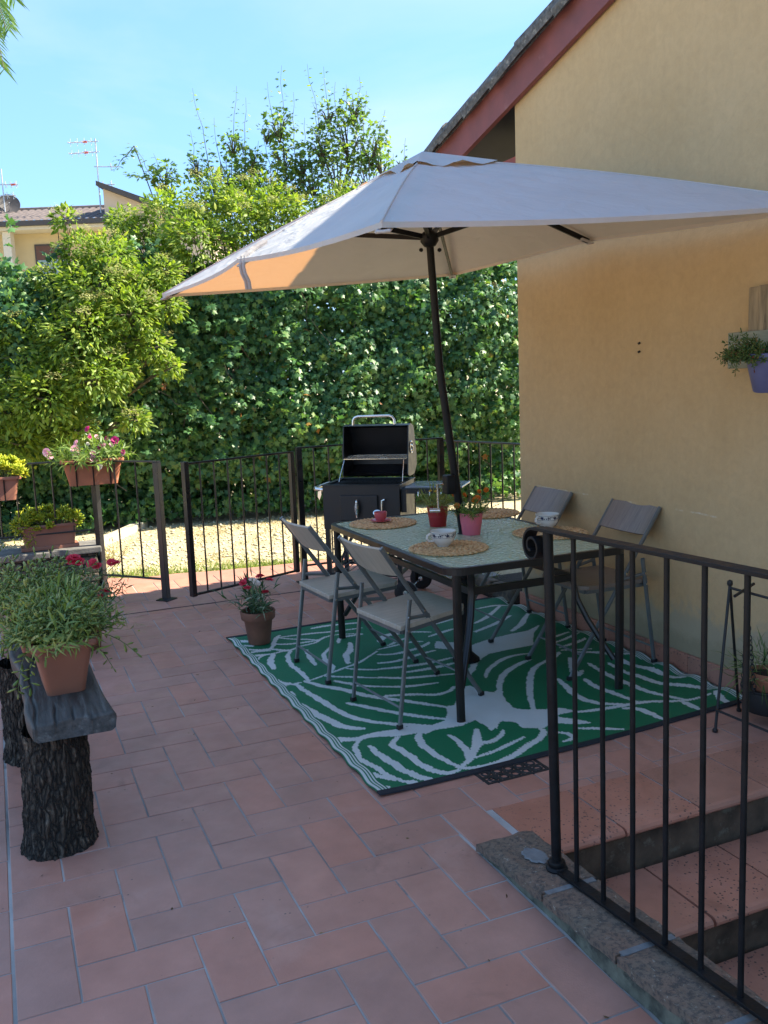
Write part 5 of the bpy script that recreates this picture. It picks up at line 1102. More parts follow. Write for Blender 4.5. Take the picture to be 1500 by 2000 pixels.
# red carnation pot at the corner of the rug
rp_ = round_pot('flower_pot', (0.805, 2.585, 0.010), TC, M['clay_dark'], 'terracotta pot of red and white carnations on the far corner of the rug', 0.089, 0.17)
pts = bushy(rp_, 0, 0, 0.17, 0.06, 0.06, 0.2, 30, 0.21, 0.15, LANCE, 0.075, M['carnation_leaf'], 11, 0.45, up=0.2, stem_mat=M['stem_green'], seed=5)
for (x, y, z, mt) in ((-0.075, -0.02, 0.375, 'petal_red'), (-0.055, 0.03, 0.385, 'petal_red'), (-0.02, 0.0, 0.385, 'petal_white'), (0.005, -0.03, 0.375, 'petal_white'), (0.03, 0.0, 0.41, 'petal_red'), (0.02, 0.03, 0.40, 'petal_red'), (0.085, -0.01, 0.385, 'petal_red'), (0.072, 0.03, 0.375, 'petal_red'), (0.055, -0.04, 0.315, 'petal_red'), (-0.045, -0.055, 0.35, 'petal_red')):
    p = Vector((x, y, z)); q = Matrix.Rotation(-rp_.rotation_euler.z, 3, 'Z') @ (Vector((cR.x*x, cR.y*x, 0))+Vector((cF.x*y, cF.y*y, 0))) + Vector((0, 0, z)); flower(rp_, q, (random.gauss(0, .4), random.gauss(0, .4), 1), 0.024, M[mt])
# red and pink pots on the table
PB = lambda r0, r1, h: [(0, 0), (r0, 0), (r0+0.001, 0.003), (r0+(r1-r0)*0.48, h*0.48), (r0+(r1-r0)*0.48+0.0015, h*0.49), (r0+(r1-r0)*0.56, h*0.54), (r0+(r1-r0)*0.56+0.0014, h*0.55), (r1-0.001, h*0.93), (r1+0.002, h*0.94), (r1+0.002, h), (r1-0.003, h), (r0+(r1-r0)*0.8-0.004, h*0.8), (0, h*0.8)]
rp1 = round_pot('flower_pot', (1.725, 1.965, TZ), PB(0.046, 0.061, 0.115), M['red_pot'], 'deep red enamel pot with grassy green plant on the table', 0.055, 0.1)
bushy(rp1, 0, 0, 0.1, 0.045, 0.045, 0.1, 70, 0.115, 0.25, BLADE, 0.075, M['chive'], 5, 0.75, up=0.1, seed=8)
for k in range(5): a = random.uniform(0, 6); flower(rp1, (0.05*math.cos(a), 0.05*math.sin(a), 0.205), (math.cos(a)*.5, math.sin(a)*.5, 1), 0.010, M['petal_yellow'])
rp2 = round_pot('flower_pot', (1.752, 1.62, TZ), PB(0.048, 0.064, 0.118), M['pink_pot'], 'pink enamel pot with orange flowers on the table', 0.058, 0.103)
bushy(rp2, 0, 0, 0.10, 0.05, 0.05, 0.1, 60, 0.115, 0.3, LANCE, 0.032, M['succulent'], 13, 0.8, up=0.3, stem_mat=M['stem_green'], seed=9)
for dx, dz, s_, fw in ((0.02, 0.185, 0.019, -0.04), (0.035, 0.195, 0.017, -0.02), (-0.075, 0.16, 0.016, -0.03), (-0.06, 0.17, 0.012, 0), (0.085, 0.235, 0.014, 0.0), (-0.03, 0.21, 0.013, 0.02), (0.05, 0.225, 0.012, 0.03), (-0.085, 0.215, 0.012, 0.02)):
    q = Matrix.Rotation(-rp2.rotation_euler.z, 3, 'Z') @ Vector((cR.x*dx+cF.x*fw, cR.y*dx+cF.y*fw, dz)); flower(rp2, q, Matrix.Rotation(-rp2.rotation_euler.z, 3, 'Z') @ Vector((-cF.x+random.gauss(0, .3), -cF.y, 0.6)), s_, M['petal_orange'], petals=7)
# planters along the bench
t1 = trough('planter', (-0.405, 0.83, 0.492), R(3), 0.20, 0.34, 0.205, 0.66, M['plastic_pot'], 'square brown planter brimming with green trailing leaves on the near end of the log bench')
bushy(t1, 0, 0.0, 0.18, 0.09, 0.15, 0.2, 130, 0.155, 0.35, PLUMP, 0.034, M['portulaca'], 12, 0.7, stem_mat=M['stem_green'], seed=11)
bushy(t1, 0, 0.0, 0.18, 0.085, 0.14, 0.2, 130, 0.19, 0.55, LANCE, 0.058, M['portulaca'], 7, 0.8, name='long_foliage', up=0.3, stem_mat=M['stem_green'], seed=51)
bushy(t1, -0.07, -0.02, 0.19, 0.03, 0.12, 0.2, 20, 0.27, 1.9, PLUMP, 0.034, M['portulaca'], 14, 1.6, name='trailing_foliage', stem_mat=M['stem_green'], seed=12)
bushy(t1, 0.07, 0.05, 0.19, 0.03, 0.10, 0.2, 8, 0.20, 0.8, PLUMP, 0.034, M['portulaca'], 11, 1.4, name='trailing_foliage', stem_mat=M['stem_green'], seed=13)
t2 = trough('planter', (-0.455, 1.38, 0.492), R(2), 0.22, 0.36, 0.20, 0.68, M['plastic_pot'], 'brown planter of silvery green trailing leaves on the far end of the log bench')
bushy(t2, 0, 0, 0.18, 0.09, 0.15, 0.2, 150, 0.21, 0.5, PLUMP, 0.032, M['portulaca'], 12, 0.85, stem_mat=M['stem_green'], seed=14)
bushy(t2, -0.07, 0, 0.19, 0.03, 0.14, 0.2, 18, 0.28, 1.9, PLUMP, 0.034, M['portulaca'], 14, 1.6, name='trailing_foliage', stem_mat=M['stem_green'], seed=15)
t3 = round_pot('flower_pot', (-0.16, 3.05, 0.0), [(a*1.35, z*1.5) for a, z in TC], M['clay_dark'], 'clay pot of crimson flowers on the paving behind the log bench', 0.115, 0.255)
bushy(t3, 0, 0, 0.25, 0.09, 0.09, 0.2, 46, 0.30, 0.35, LANCE, 0.07, M['carnation_leaf'], 12, 0.7, up=0.3, stem_mat=M['stem_green'], seed=16)
for dx, dz, s_ in ((-0.02, 0.56, 0.036), (0.02, 0.545, 0.036), (0.0, 0.575, 0.03), (0.10, 0.535, 0.032), (0.13, 0.515, 0.028), (0.215, 0.535, 0.028), (0.245, 0.53, 0.026), (0.16, 0.36, 0.030), (0.13, 0.33, 0.026), (-0.10, 0.50, 0.02)):
    q = Matrix.Rotation(-t3.rotation_euler.z, 3, 'Z') @ Vector((cR.x*dx-cF.x*0.05, cR.y*dx-cF.y*0.05, dz)); flower(t3, q, Matrix.Rotation(-t3.rotation_euler.z, 3, 'Z') @ Vector((random.gauss(0, .3)-cF.x*.6, random.gauss(0, .3)-cF.y*.6, 1)), s_, M['petal_red'])
    MB().tube([(0, 0, 0.26), (q.x*0.5, q.y*0.5, 0.26+(q.z-0.26)*0.62), tuple(q)], 0.002, 5).build('flower_stalk', M['stem_green'], t3)
t4 = trough('planter', (-0.80, 3.10, 0.0), R(90), 0.40, 0.26, 0.33, 0.72, M['plastic_pot'], 'tall brown planter with grey green leaves at the left edge of the terrace')
bushy(t4, 0, 0, 0.31, 0.16, 0.1, 0.2, 90, 0.26, 0.8, PLUMP, 0.034, M['portulaca'], 13, 1.0, stem_mat=M['stem_green'], seed=17)
# troughs on the wall and its railing
t5 = trough('planter', (-0.245, 4.36+0.245, 0.386), R(1), 0.40, 0.17, 0.19, 0.86, M['plastic_pot'], 'long brown trough of yellow green sedum standing on the stone wall')
MB().b2((-0.205, -0.085, -0.0), (0.205, 0.085, 0.028)).build('saucer', M['plastic_pot'], t5, bevel=0.004)
P_ = []
def rosettes(parent, n, rx, ry, z, h, size, seed, mat, droop_edge=0.06):
    r = np.random.default_rng(seed); P, Y, Nn = [], [], []; paths = []
    for k in range(n):
        x, y = r.uniform(-rx, rx), r.uniform(-ry, ry); e = max(abs(x)/rx, abs(y)/ry); c = Vector((x*1.12, y*1.25, z+h*(1-0.55*e*e)*r.uniform(0.45, 1.1)-droop_edge*(e > 0.85)*r.uniform(0, 1)))
        ax = Vector((x/rx*0.6+r.normal(0, .25), y/ry*0.8+r.normal(0, .25), 1)).normalized(); e1 = ax.orthogonal().normalized(); paths.append([Vector((x*0.8, y*0.7, z-0.02)), c-ax*0.02, c])
        for j in range(11):
            a = j*2.4; lay = j/11; s = Matrix.Rotation(a, 3, ax) @ e1; yv = (s*(1-0.75*lay)+ax*(0.25+0.9*lay)).normalized(); P.append(c+ax*0.006*lay); Y.append(yv); Nn.append((ax-s*0.4).normalized())
    P, Y, Nn = (np.array([tuple(v) for v in q]) for q in (P, Y, Nn)); V, F = scatter(PLUMP, P, Y, Nn, size*RNG.uniform(0.75, 1.2, len(P)))
    fastmesh('foliage', V, F, mat, parent, True, kind='stuff'); stems(paths, 0.0035, M['stem_green'], parent)
rosettes(t5, 105, 0.21, 0.085, 0.175, 0.115, 0.042, 20, M['sedum']); 
bushy(t5, -0.21, 0, 0.17, 0.02, 0.05, 0.1, 14, 0.2, 2.2, PLUMP, 0.03, M['sedum'], 12, 1.5, name='trailing_foliage', stem_mat=M['stem_green'], seed=21)
t6 = trough('planter', (0.095, 4.435, 0.862), math.atan2(-0.445, 0.395)*0.0+R(-3), 0.425, 0.16, 0.19, 0.80, M['terracotta'], 'terracotta coloured trough of pink and magenta carnations hung on the railing')
b = MB()
for x_ in (-0.12, 0.0, 0.12): b.tube([(x_, 0.0, -0.006), (x_, -0.062, -0.006), (x_, -0.082, 0.10), (x_, -0.092, 0.18), (x_, -0.08, 0.2)], 0.006, 6, flat=1.0)
b.tube([(-0.235, -0.09, 0.165), (0.235, -0.09, 0.165)], 0.003, 6); b.tube([(-0.235, -0.09, 0.165), (-0.24, 0.1, 0.165)], 0.003, 6); b.tube([(0.235, -0.09, 0.165), (0.24, 0.1, 0.165)], 0.003, 6)
for x_ in (-0.12, 0.0, 0.12): b.tube([(x_, 0.0, -0.006), (x_, 0.075, -0.006), (x_, 0.10, 0.165)], 0.006, 6)
b.build('hanger', M['iron'], t6, True)
bushy(t6, 0, 0, 0.165, 0.19, 0.06, 0.2, 70, 0.18, 0.7, LANCE, 0.085, M['lance'], 9, 0.9, up=0.2, stem_mat=M['stem_green'], seed=22)
for (dx, dz, fw, s_, mt) in ((-0.09, 0.31, -.05, 0.026, 'petal_pink'), (-0.09, 0.265, -.09, 0.034, 'petal_pink'), (-0.085, 0.245, -.10, 0.03, 'petal_pink'), (-0.33, 0.25, 0, 0.03, 'petal_pink'), (-0.305, 0.225, -.02, 0.03, 'petal_pink'), (-0.01, 0.41, 0, 0.024, 'petal_magenta'), (0.0, 0.35, 0, 0.014, 'petal_magenta'), (-0.005, 0.36, .02, 0.016, 'petal_pink'), (0.05, 0.35, 0, 0.018, 'petal_pink'), (-0.02, 0.30, 0, 0.014, 'petal_white'), (0.085, 0.275, -.06, 0.026, 'petal_magenta'), (0.11, 0.285, -.05, 0.022, 'petal_pink'), (0.045, 0.23, -.1, 0.028, 'petal_pink'), (0.085, 0.215, -.1, 0.024, 'petal_magenta'), (0.04, 0.19, -.11, 0.028, 'petal_pink'), (0.125, 0.335, 0, 0.016, 'petal_magenta'), (0.19, 0.32, -.02, 0.03, 'petal_magenta'), (0.085, 0.135, -.11, 0.024, 'petal_white'), (0.245, 0.235, -.03, 0.016, 'petal_magenta'), (0.25, 0.22, -.03, 0.018, 'petal_pink'), (0.15, 0.285, .02, 0.018, 'petal_pink')):
    q = Matrix.Rotation(R(3), 3, 'Z') @ Vector((cR.x*dx+cF.x*fw*0.8, cR.y*dx+cF.y*fw*0.8, dz)); flower(t6, q, Vector((-cF.x+random.gauss(0, .5), -cF.y+random.gauss(0, .5), 0.55)), s_, M[mt])
    MB().tube([(q.x*0.5, q.y*0.5, 0.16), (q.x*0.85, q.y*0.85, 0.16+(q.z-0.16)*0.6), tuple(q)], 0.0016, 5).build('flower_stalk', M['stem_green'], t6)
t7 = trough('planter', (-0.64, 4.44, 0.80), R(-2), 0.45, 0.16, 0.17, 0.84, M['plastic_pot'], 'sunlit trough of bright yellow sedum hung on the railing at the left edge')
for x_ in (-0.12, 0.12): MB().tube([(x_, -0.09, 0.15), (x_, -0.075, -0.006), (x_, 0.085, -0.006), (x_, 0.10, 0.165), (x_, 0.13, 0.245)], 0.005, 6).build('hanger_strap', M['iron'], t7, True)
rosettes(t7, 130, 0.235, 0.085, 0.155, 0.155, 0.045, 23, M['sedum'])

# ------------------------------------------------------------------ iron stand with a hanging cauldron
stand = empty('plant_stand', (2.32, 0.335, 0), 0, 'small black wrought iron swing stand with a chain by the ochre wall', 'plant stand'); IB = M['iron_black']
H = 0.625
for x_, y_ in ((0.0, 0.0), (0.02, -0.58)):
    for sg in (-1, 1):
        lg = MB().tube([(x_+0.132*sg, y_+0.066*sg, 0.0), (x_, y_, H)], 0.0062, 8).build('leg', IB, stand, True)
        MB().lathe([(0, 0), (0.011, 0.002), (0.012, 0.012), (0.006, 0.02)], (x_+0.132*sg, y_+0.066*sg, 0.0), 10).build('foot', IB, lg, True)
    MB().lathe([(0, 0.016), (0.011, 0.010), (0.013, 0), (0.011, -0.01), (0.0, -0.016)], (x_, y_, H+0.006), 12).build('finial', IB, stand, True)
MB().tube([(0, 0, H-0.015), (0.02, -0.58, H-0.022)], 0.006, 8).build('crossbar', IB, stand, True)
MB().tube([(-0.10, -0.13, H-0.012), (0.06, -0.075, H+0.01)], 0.0065, 8).build('handle', IB, stand, True)
MB().tube([(-0.128, -0.064, 0.10), (-0.108, -0.64, 0.10)], 0.0055, 8).build('tie_bar', IB, stand, True)
hk = [(0.004, -0.095+0.014*math.cos(a), H-0.085+0.018*math.sin(a)) for a in [math.pi*1.0+math.pi*1.25*k/10 for k in range(11)]]+[(0.003, -0.083, H-0.03)]
MB().tube(hk, 0.0035, 8).build('hook', IB, stand, True)
b = MB()
for sgn, dxx in ((1, 0.0), (-1, 0.02)):
    for k in range(17):
        p = Vector((0.004+dxx*k/17*1.5, -0.100-0.010*k*0.0+sgn*0.0+(-0.022*k/17*(-sgn)), H-0.108-0.0215*k)); b.torus(p, 0.0088, 0.0022, 12, 5, Matrix.Rotation(R(90*(k % 2)+20), 3, 'Z') @ Matrix.Rotation(R(90), 3, 'X') @ Matrix.Scale(1.45, 3, (0, 1, 0)))
b.build('chain', IB, stand, True)
caul = round_pot('cauldron', (2.455, 0.235, 0.055), [(0, 0), (0.07, 0.0), (0.098, 0.012), (0.108, 0.04), (0.105, 0.105), (0.112, 0.112), (0.108, 0.116), (0.099, 0.108), (0, 0.10)], IB, 'round black iron cauldron hanging from the little stand', 0.098, 0.1, 'cauldron')
MB().tube([(0.108*math.cos(a), 0, 0.105+0.16*math.sin(a)) for a in [math.pi*k/12 for k in range(13)]], 0.004, 8).build('bail', IB, caul, True)
tp = round_pot('flower_pot', (2.455, 0.235, 0.160), [(0, 0), (0.062, 0), (0.078, 0.05), (0.084, 0.052), (0.087, 0.08), (0.08, 0.082), (0.074, 0.06), (0, 0.06)], M['terracotta'], 'orange clay pot with a variegated spider plant inside the black cauldron', 0.075, 0.064)
bushy(tp, 0, 0, 0.065, 0.05, 0.05, 0.1, 46, 0.13, 0.9, BLADE, 0.10, M['spider'], 4, 1.0, up=0.2, seed=31)
for k in range(3): flower(tp, (-0.10+0.02*k, 0.03*k-0.03, 0.05+0.035*k), (-1, -0.6, 0.6), 0.014, M['petal_orange'])
ring = empty('clay_roller', (2.52, -0.12, 0.30), 0, 'small iron bar with a terracotta ring beside the spider plant', 'garden ornament')
MB().tube([(-0.02, 0.19, 0.045), (0.0, 0.0, 0.02), (0.02, -0.22, 0.0)], 0.006, 8).build('bar', IB, ring, True)
MB().torus((-0.004, 0.055, 0.0), 0.030, 0.010, 24, 10, Matrix.Rotation(R(90), 3, 'X')).build('ring', M['terracotta'], ring, True)
for y_ in (0.19, -0.22): MB().tube([(-0.02 if y_ > 0 else 0.02, y_, 0.05 if y_ > 0 else 0.0), (-0.02 if y_ > 0 else 0.02, y_, -0.30)], 0.005, 8).build('post', IB, ring, True)

# ------------------------------------------------------------------ planter on the house wall
pw = empty('wall_planter', (2.64, 0.50, 1.45), 0, 'weathered pallet wood bracket fixed to the ochre wall', 'wall planter')
MB().b2((-0.050, -0.30, 0.255), (-0.028, 0.03, 0.455)).build('plank', M['pallet'], pw, bevel=0.003); MB().b2((-0.05, -0.30, 0.46), (-0.028, 0.028, 0.66)).build('plank', M['pallet'], pw, bevel=0.003) if False else None
for k, (ya, yb) in enumerate(((-0.025, 0.032), (-0.085, -0.03), (-0.145, -0.09))): MB().b2((-0.052-0.004*(k % 2), ya, 0.20), (-0.030, yb, 0.452+0.006*k)).build('slat', M['pallet'], pw, bevel=0.003)
MB().b2((-0.078, -0.30, 0.10), (-0.054, 0.125, 0.262)).build('board', M['pallet_grey'], pw, bevel=0.003)
MB().cyl((-0.078, 0.055, 0.215), (-0.0815, 0.055, 0.215), 0.006, 10).build('screw', M['iron_black'], pw, True)
MB().b2((-0.029, -0.28, 0.12), (-0.001, 0.06, 0.25)).build('batten', M['pallet'], pw)
vp = round_pot('flower_pot', (2.50, 0.335, 1.452), [(0, 0), (0.048, 0), (0.052, 0.004), (0.078, 0.150), (0.082, 0.152), (0.083, 0.170), (0.077, 0.172), (0.072, 0.15), (0, 0.15)], M['blue_pot'], 'violet blue pot with a jelly bean succulent on the wall bracket', 0.073, 0.15)
vp.rotation_euler = (R(4), R(-8), 0)
bushy(vp, -0.02, 0.02, 0.15, 0.055, 0.055, 0.1, 60, 0.075, 1.0, PLUMP, 0.020, M['jelly'], 18, 1.2, stem_mat=M['stem_green'], seed=33)
bushy(vp, -0.035, 0.07, 0.155, 0.03, 0.03, 0.1, 46, 0.105, 1.4, PLUMP, 0.020, M['jelly'], 16, 1.1, name='trailing_foliage', stem_mat=M['stem_green'], seed=34)

# ------------------------------------------------------------------ drain grate and litter
dr = empty('drain_grate', (1.215, 0.345, 0.0005), R(1), 'black cast iron drain grate in the paving at the edge of the rug', 'drain')
b = MB(); b.b2((-0.145, -0.060, -0.012), (0.145, -0.047, 0.002)); b.b2((-0.145, 0.047, -0.012), (0.145, 0.06, 0.002)); b.b2((-0.145, -0.047, -0.012), (-0.13, 0.047, 0.002)); b.b2((0.13, -0.047, -0.012), (0.145, 0.047, 0.002))
b.build('frame', M['drain'], dr); MB().b2((-0.13, -0.047, -0.0025), (0.13, 0.047, -0.0015)).build('sump', M['bbq_in'], dr)
b = MB()
for k in range(1, 5): b.b2((-0.13+0.052*k-0.006, -0.047, -0.001), (-0.13+0.052*k+0.006, 0.047, 0.0018))
b.b2((-0.13, -0.007, -0.001), (0.13, 0.007, 0.0014))
for k in range(5):
    for y_ in (-0.027, 0.027): b.torus((-0.104+0.052*k, y_, 0.0), 0.0165, 0.0045, 14, 5)
b.build('bars', M['drain'], dr)
lf = []
for k in range(60):
    while True:
        x, y = random.uniform(-0.6, 2.5), random.uniform(-1.6, 3.7)
        if not (RUG[0]-.03 < x < RUG[1]+.03 and RUG[2]-.03 < y < RUG[3]+.06) and not (x > 0.78 and y < 0.12): break
    lf.append((x, y, 0.003))
P = np.array(lf); a = RNG.uniform(0, 6.28, len(P)); V, F = scatter(OVATE, P, np.stack([np.cos(a), np.sin(a), 0*a], 1), np.stack([RNG.normal(0, .3, len(P)), RNG.normal(0, .3, len(P)), 1+0*a], 1), RNG.uniform(0.006, 0.022, len(P)))
o = fastmesh('leaf_litter', V, F, M['dead_leaf'], kind='stuff'); tag(o, 'scattered crumbs of dry leaf on the terrace paving', 'leaf litter')
# soot black lichen flecks and dry crumbs on the steps
# ------------------------------------------------------------------ garden ground cover
def in_front(x, y): return y > 4.75
HA, HB = np.array([-3.3, 9.0]), np.array([6.0, 7.87])     # line of the hedge's foot
HD = (HB-HA)/np.linalg.norm(HB-HA); HN = np.array([HD[1], -HD[0]])      # HN points to the terrace
n = 8000; x = RNG.uniform(-2.6, 4.2, n); y = 4.85+RNG.beta(1.2, 2.2, n)*4.6; ok = (((np.stack([x, y], 1)-HA) @ HN) > 0.3)
ok &= (y > 5.25+0.12*np.sin(x*3)) ; P = np.stack([x, y, np.full(n, Z0+0.004)], 1)[ok]; n = len(P)
a = RNG.uniform(0, 6.28, n); V, F = scatter(STONE, P, np.stack([np.cos(a), np.sin(a), 0*a], 1), np.stack([RNG.normal(0, .25, n), RNG.normal(0, .25, n), 1+0*a], 1), RNG.gamma(4, 0.0030, n), 0.35)
tag(fastmesh('gravel', V, F, M['gravel'], kind='stuff'), 'pale sunlit gravel between the terrace and the hedge', 'gravel')
def blades(name, P, size, mat, label, cat_, spread=0.5):
    n = len(P); Y = np.stack([RNG.normal(0, spread, n), RNG.normal(0, spread, n), np.ones(n)], 1); a = RNG.uniform(0, 6.28, n)
    V, F = scatter((BLADE[0]*np.array([3.2, 1, 2.5]), BLADE[1]), P, Y, np.stack([np.cos(a), np.sin(a), 0.3+0*a], 1), size*RNG.uniform(0.5, 1.3, n)); return tag(fastmesh(name, V, F, mat, kind='stuff'), label, cat_)
n = 11000; x = RNG.uniform(-2.4, 3.4, n); y = 4.98+0.06*np.sin(x*5)+0.10*np.sin(x*1.7+1)+RNG.gamma(2, 0.11, n)*(0.8+0.4*np.sin(x*2.2)); blades('grass', np.stack([x, y, np.full(n, Z0)], 1), 0.045, M['grass'], 'strip of green grass along the far edge of the paving', 'grass')
n = 26000; x = RNG.uniform(-3, 4.2, n); y = 5.3+RNG.uniform(0, 1, n)**0.8*4.2; P = np.stack([x, y, np.full(n, Z0)], 1); keep = lump(P, 1.7, 4) > -0.25; keep &= ((P[:, :2]-HA) @ HN) > 0.6; blades('dry_grass', P[keep], 0.035, M['dry_grass'], 'sun bleached dry grass among the gravel', 'grass', 0.9)
# pale edging stone lying towards the hedge, and weeds
e = empty('edging_stone', (0.33, 7.05, Z0), math.atan2(1.1, 0.62), 'long pale edging stone in the gravel beyond the gate', 'edging')
MB().b2((0, -0.06, -0.03), (1.25, 0.06, 0.075)).build('block', M['edging'], e, bevel=0.008); MB().b2((-1.25, -0.06, -0.03), (-0.01, 0.06, 0.072)).build('block', M['edging'], e, bevel=0.008)
wd = empty('weed', (0.36, 6.15, Z0), 0, 'scruffy green weed growing in the gravel behind the railing', 'weed'); bushy(wd, 0, 0, 0, 0.05, 0.05, 0.2, 34, 0.24, 0.2, LANCE, 0.06, M['dry_grass'], 7, 0.9, stem_mat=M['stem_green'], seed=41)
# paving apron in the sun beyond the tiles
ap = MB(); prof = [(-2.3, 5.30), (-0.2, 5.28), (0.18, 5.20), (0.42, 5.0), (0.75, 4.95), (1.1, 4.86), (1.6, 4.82), (2.5, 4.80), (2.55, 4.6), (2.55, 4.70)]
poly = [(-2.3, TY1-0.003), (-2.3, 5.30), (-0.2, 5.28), (0.15, 5.18), (0.42, 4.98), (0.75, 4.98), (1.05, 4.90), (1.5, 4.84), (2.5, 4.80), (2.5, TY1-0.003)]
ap.prism(poly, -0.12, -0.003, lambda p, a: (p[0], p[1], a)); apn = ap.build('path', M['tile']); tag(apn, kind='structure')
# bed beside the house corner
bed = MB(); bed.prism([(2.56, 2.57), (2.56, 3.38), (3.6, 3.38), (3.6, 2.57)], -0.1, 0.015, lambda p, a: (p[0], p[1], a)); tag(bed.build('flower_bed', M['soil']), kind='structure')
rk = empty('edging_stone', (2.60, 3.05, 0), R(90), 'rough brown stone edging the little bed at the house corner', 'edging'); b = MB()
for k in range(3): MB().box((-0.33+0.3*k, -0.02, 0.045), (0.28, 0.09, 0.13)).build('block', M['stone'], rk, bevel=0.02)
tf = empty('grass_tuft', (2.62, 3.22, 0.02), 0, 'tuft of grey green grass in the bed at the house corner', 'plant'); bushy(tf, 0, 0, 0, 0.16, 0.1, 0.2, 60, 0.13, 0.6, BLADE, 0.10, M['spider'], 4, 0.9, seed=42)

# ------------------------------------------------------------------ hedge and the shrubs above it
def limb_path(a, b, wob, n=6, r=None):
    a, b = Vector(a), Vector(b); return [a.lerp(b, i/n)+Vector((random.gauss(0, wob), random.gauss(0, wob), 0))*(0 < i < n) for i in range(n+1)]
hedge = empty('hedge', (1.4, 8.2, Z0), 0, 'tall dense dark green field maple hedge across the back of the garden', 'hedge'); HO = np.array([1.4, 8.2, Z0])
L_ = np.linalg.norm(HB-HA); parts = []
def hedge_top(s): return 3.12+0.16*np.sin(s*1.3+0.5)+0.12*np.sin(s*3.1)-0.25*np.exp(-((s-5.4)/1.4)**2)
for layer, (dens, dep) in enumerate(((28000, 0.0), (23000, -0.15), (16000, -0.34), (12000, -0.58))):
    n = dens; s = RNG.uniform(0, L_, n); tp_ = hedge_top(s); z = tp_*RNG.uniform(0.0, 1.0, n)**0.92
    P = np.stack([HA[0]+HD[0]*s, HA[1]+HD[1]*s, z], 1)
    bulge = 0.40*np.exp(-((s-3.4)/0.9)**2)*np.clip((z-0.5)/1.2, 0, 1) + 0.28*lump(P, 1.5, 1)+0.17*lump(P, 4.2, 2)+0.07*lump(P, 9.5, 6)+0.10*np.sin(z*1.2)-0.55*np.clip(0.62-z, 0, 1)*(1.0+0.3*np.sin(s*4)) - 0.30*np.clip((z-tp_+0.5)/0.5, 0, 1)**2
    off = 0.30+bulge+dep+RNG.normal(0, 0.05, n); P[:, :2] += HN[None]*off[:, None]
    hole = lump(P*np.array([1, 1, 1.2]), 3.4, 9) + 0.0; keep = hole > (-0.72 if layer < 2 else -1.3); keep &= (z > 0.34+0.12*np.sin(s*5)+RNG.normal(0, .06, n)) | (layer > 1)
    keep &= z > 0.08
    P = P[keep]; n = len(P)
    def bl_(Q): return 0.28*lump(Q, 1.5, 1)+0.17*lump(Q, 4.2, 2)+0.07*lump(Q, 9.5, 6)
    P0 = P.copy(); P0[:, :2] -= HN[None]*off[keep][:, None]; tv_ = np.array([HD[0], HD[1], 0.0]); e_ = 0.03
    gs, gz = (bl_(P0+tv_*e_)-bl_(P0-tv_*e_))/(2*e_), (bl_(P0+np.array([0, 0, e_]))-bl_(P0-np.array([0, 0, e_])))/(2*e_)
    Nn = np.stack([HN[0]-gs*HD[0]+RNG.normal(0, .32, n), HN[1]-gs*HD[1]+RNG.normal(0, .32, n), 0.40-gz+RNG.normal(0, .32, n)], 1)
    Y = np.stack([RNG.normal(0, .6, n), RNG.normal(0, .6, n), -0.75+RNG.normal(0, .45, n)], 1)
    parts.append(scatter(MAPLE, P-HO, Y, nrm(Nn), RNG.uniform(0.042, 0.096, n)))
n = 15000; s = RNG.uniform(0, L_, n); u_ = RNG.uniform(0, 1, n); off = -0.75+1.30*u_+0.10*np.sin(s*2.3); z = RNG.uniform(0.0, 1, n)*(0.75-0.55*u_)+0.02; P = np.stack([HA[0]+HD[0]*s, HA[1]+HD[1]*s, z], 1); P[:, :2] += HN[None]*off[:, None]
parts.append(scatter(MAPLE, P-HO, rdir(n), nrm(rdir(n)+np.array([0, 0, .6])), RNG.uniform(0.05, 0.10, n)))
for k in range(230):                                         # loose sprigs that break the surface
    s0, z0 = RNG.uniform(0.3, L_-0.3), RNG.uniform(0.6, 3.15); a0 = np.array([HA[0]+HD[0]*s0+HN[0]*0.4, HA[1]+HD[1]*s0+HN[1]*0.4, z0]); d = nrm(np.array([[HN[0]*0.8+RNG.normal(0, .5), HN[1]*0.8+RNG.normal(0, .5), RNG.normal(0.15, .6)]]))[0]; m_ = RNG.integers(10, 22); tt = RNG.uniform(0, 1, m_); ln = RNG.uniform(0.15, 0.42)
    Q = a0+d*(tt*ln)[:, None]+RNG.normal(0, .028, (m_, 3)); parts.append(scatter(MAPLE, Q-HO, nrm(d+RNG.normal(0, .6, (m_, 3))-np.array([0, 0, .5])), nrm(np.array([HN[0], HN[1], 0.8])+RNG.normal(0, .4, (m_, 3))), RNG.uniform(0.05, 0.10, m_)))
# flat roof of foliage, back and shaded core
n = 9000; s = RNG.uniform(0, L_, n); P = np.stack([HA[0]+HD[0]*s, HA[1]+HD[1]*s, hedge_top(s)+RNG.normal(0, .07, n)-0.05], 1); off = RNG.uniform(-1.1, 0.15, n); P[:, :2] += HN[None]*off[:, None]
parts.append(scatter(MAPLE, P-HO, np.stack([RNG.normal(0, 1, n), RNG.normal(0, 1, n), RNG.normal(0, .4, n)], 1), nrm(np.stack([RNG.normal(0, .5, n), RNG.normal(0, .5, n), 1+0*s], 1)), RNG.uniform(0.06, 0.11, n)))
n = 11000; s = RNG.uniform(0, L_, n); z = RNG.uniform(0.1, 1, n)*hedge_top(s); P = np.stack([HA[0]+HD[0]*s, HA[1]+HD[1]*s, z], 1); off = RNG.uniform(-1.25, -0.6, n); P[:, :2] += HN[None]*off[:, None]
parts.append(scatter(MAPLE, P-HO, rdir(n), rdir(n), RNG.uniform(0.07, 0.12, n)))
V, F = cat(parts); fastmesh('foliage', V, F, M['maple'], hedge, kind='stuff')
b = MB(); rnd = random.Random(8)
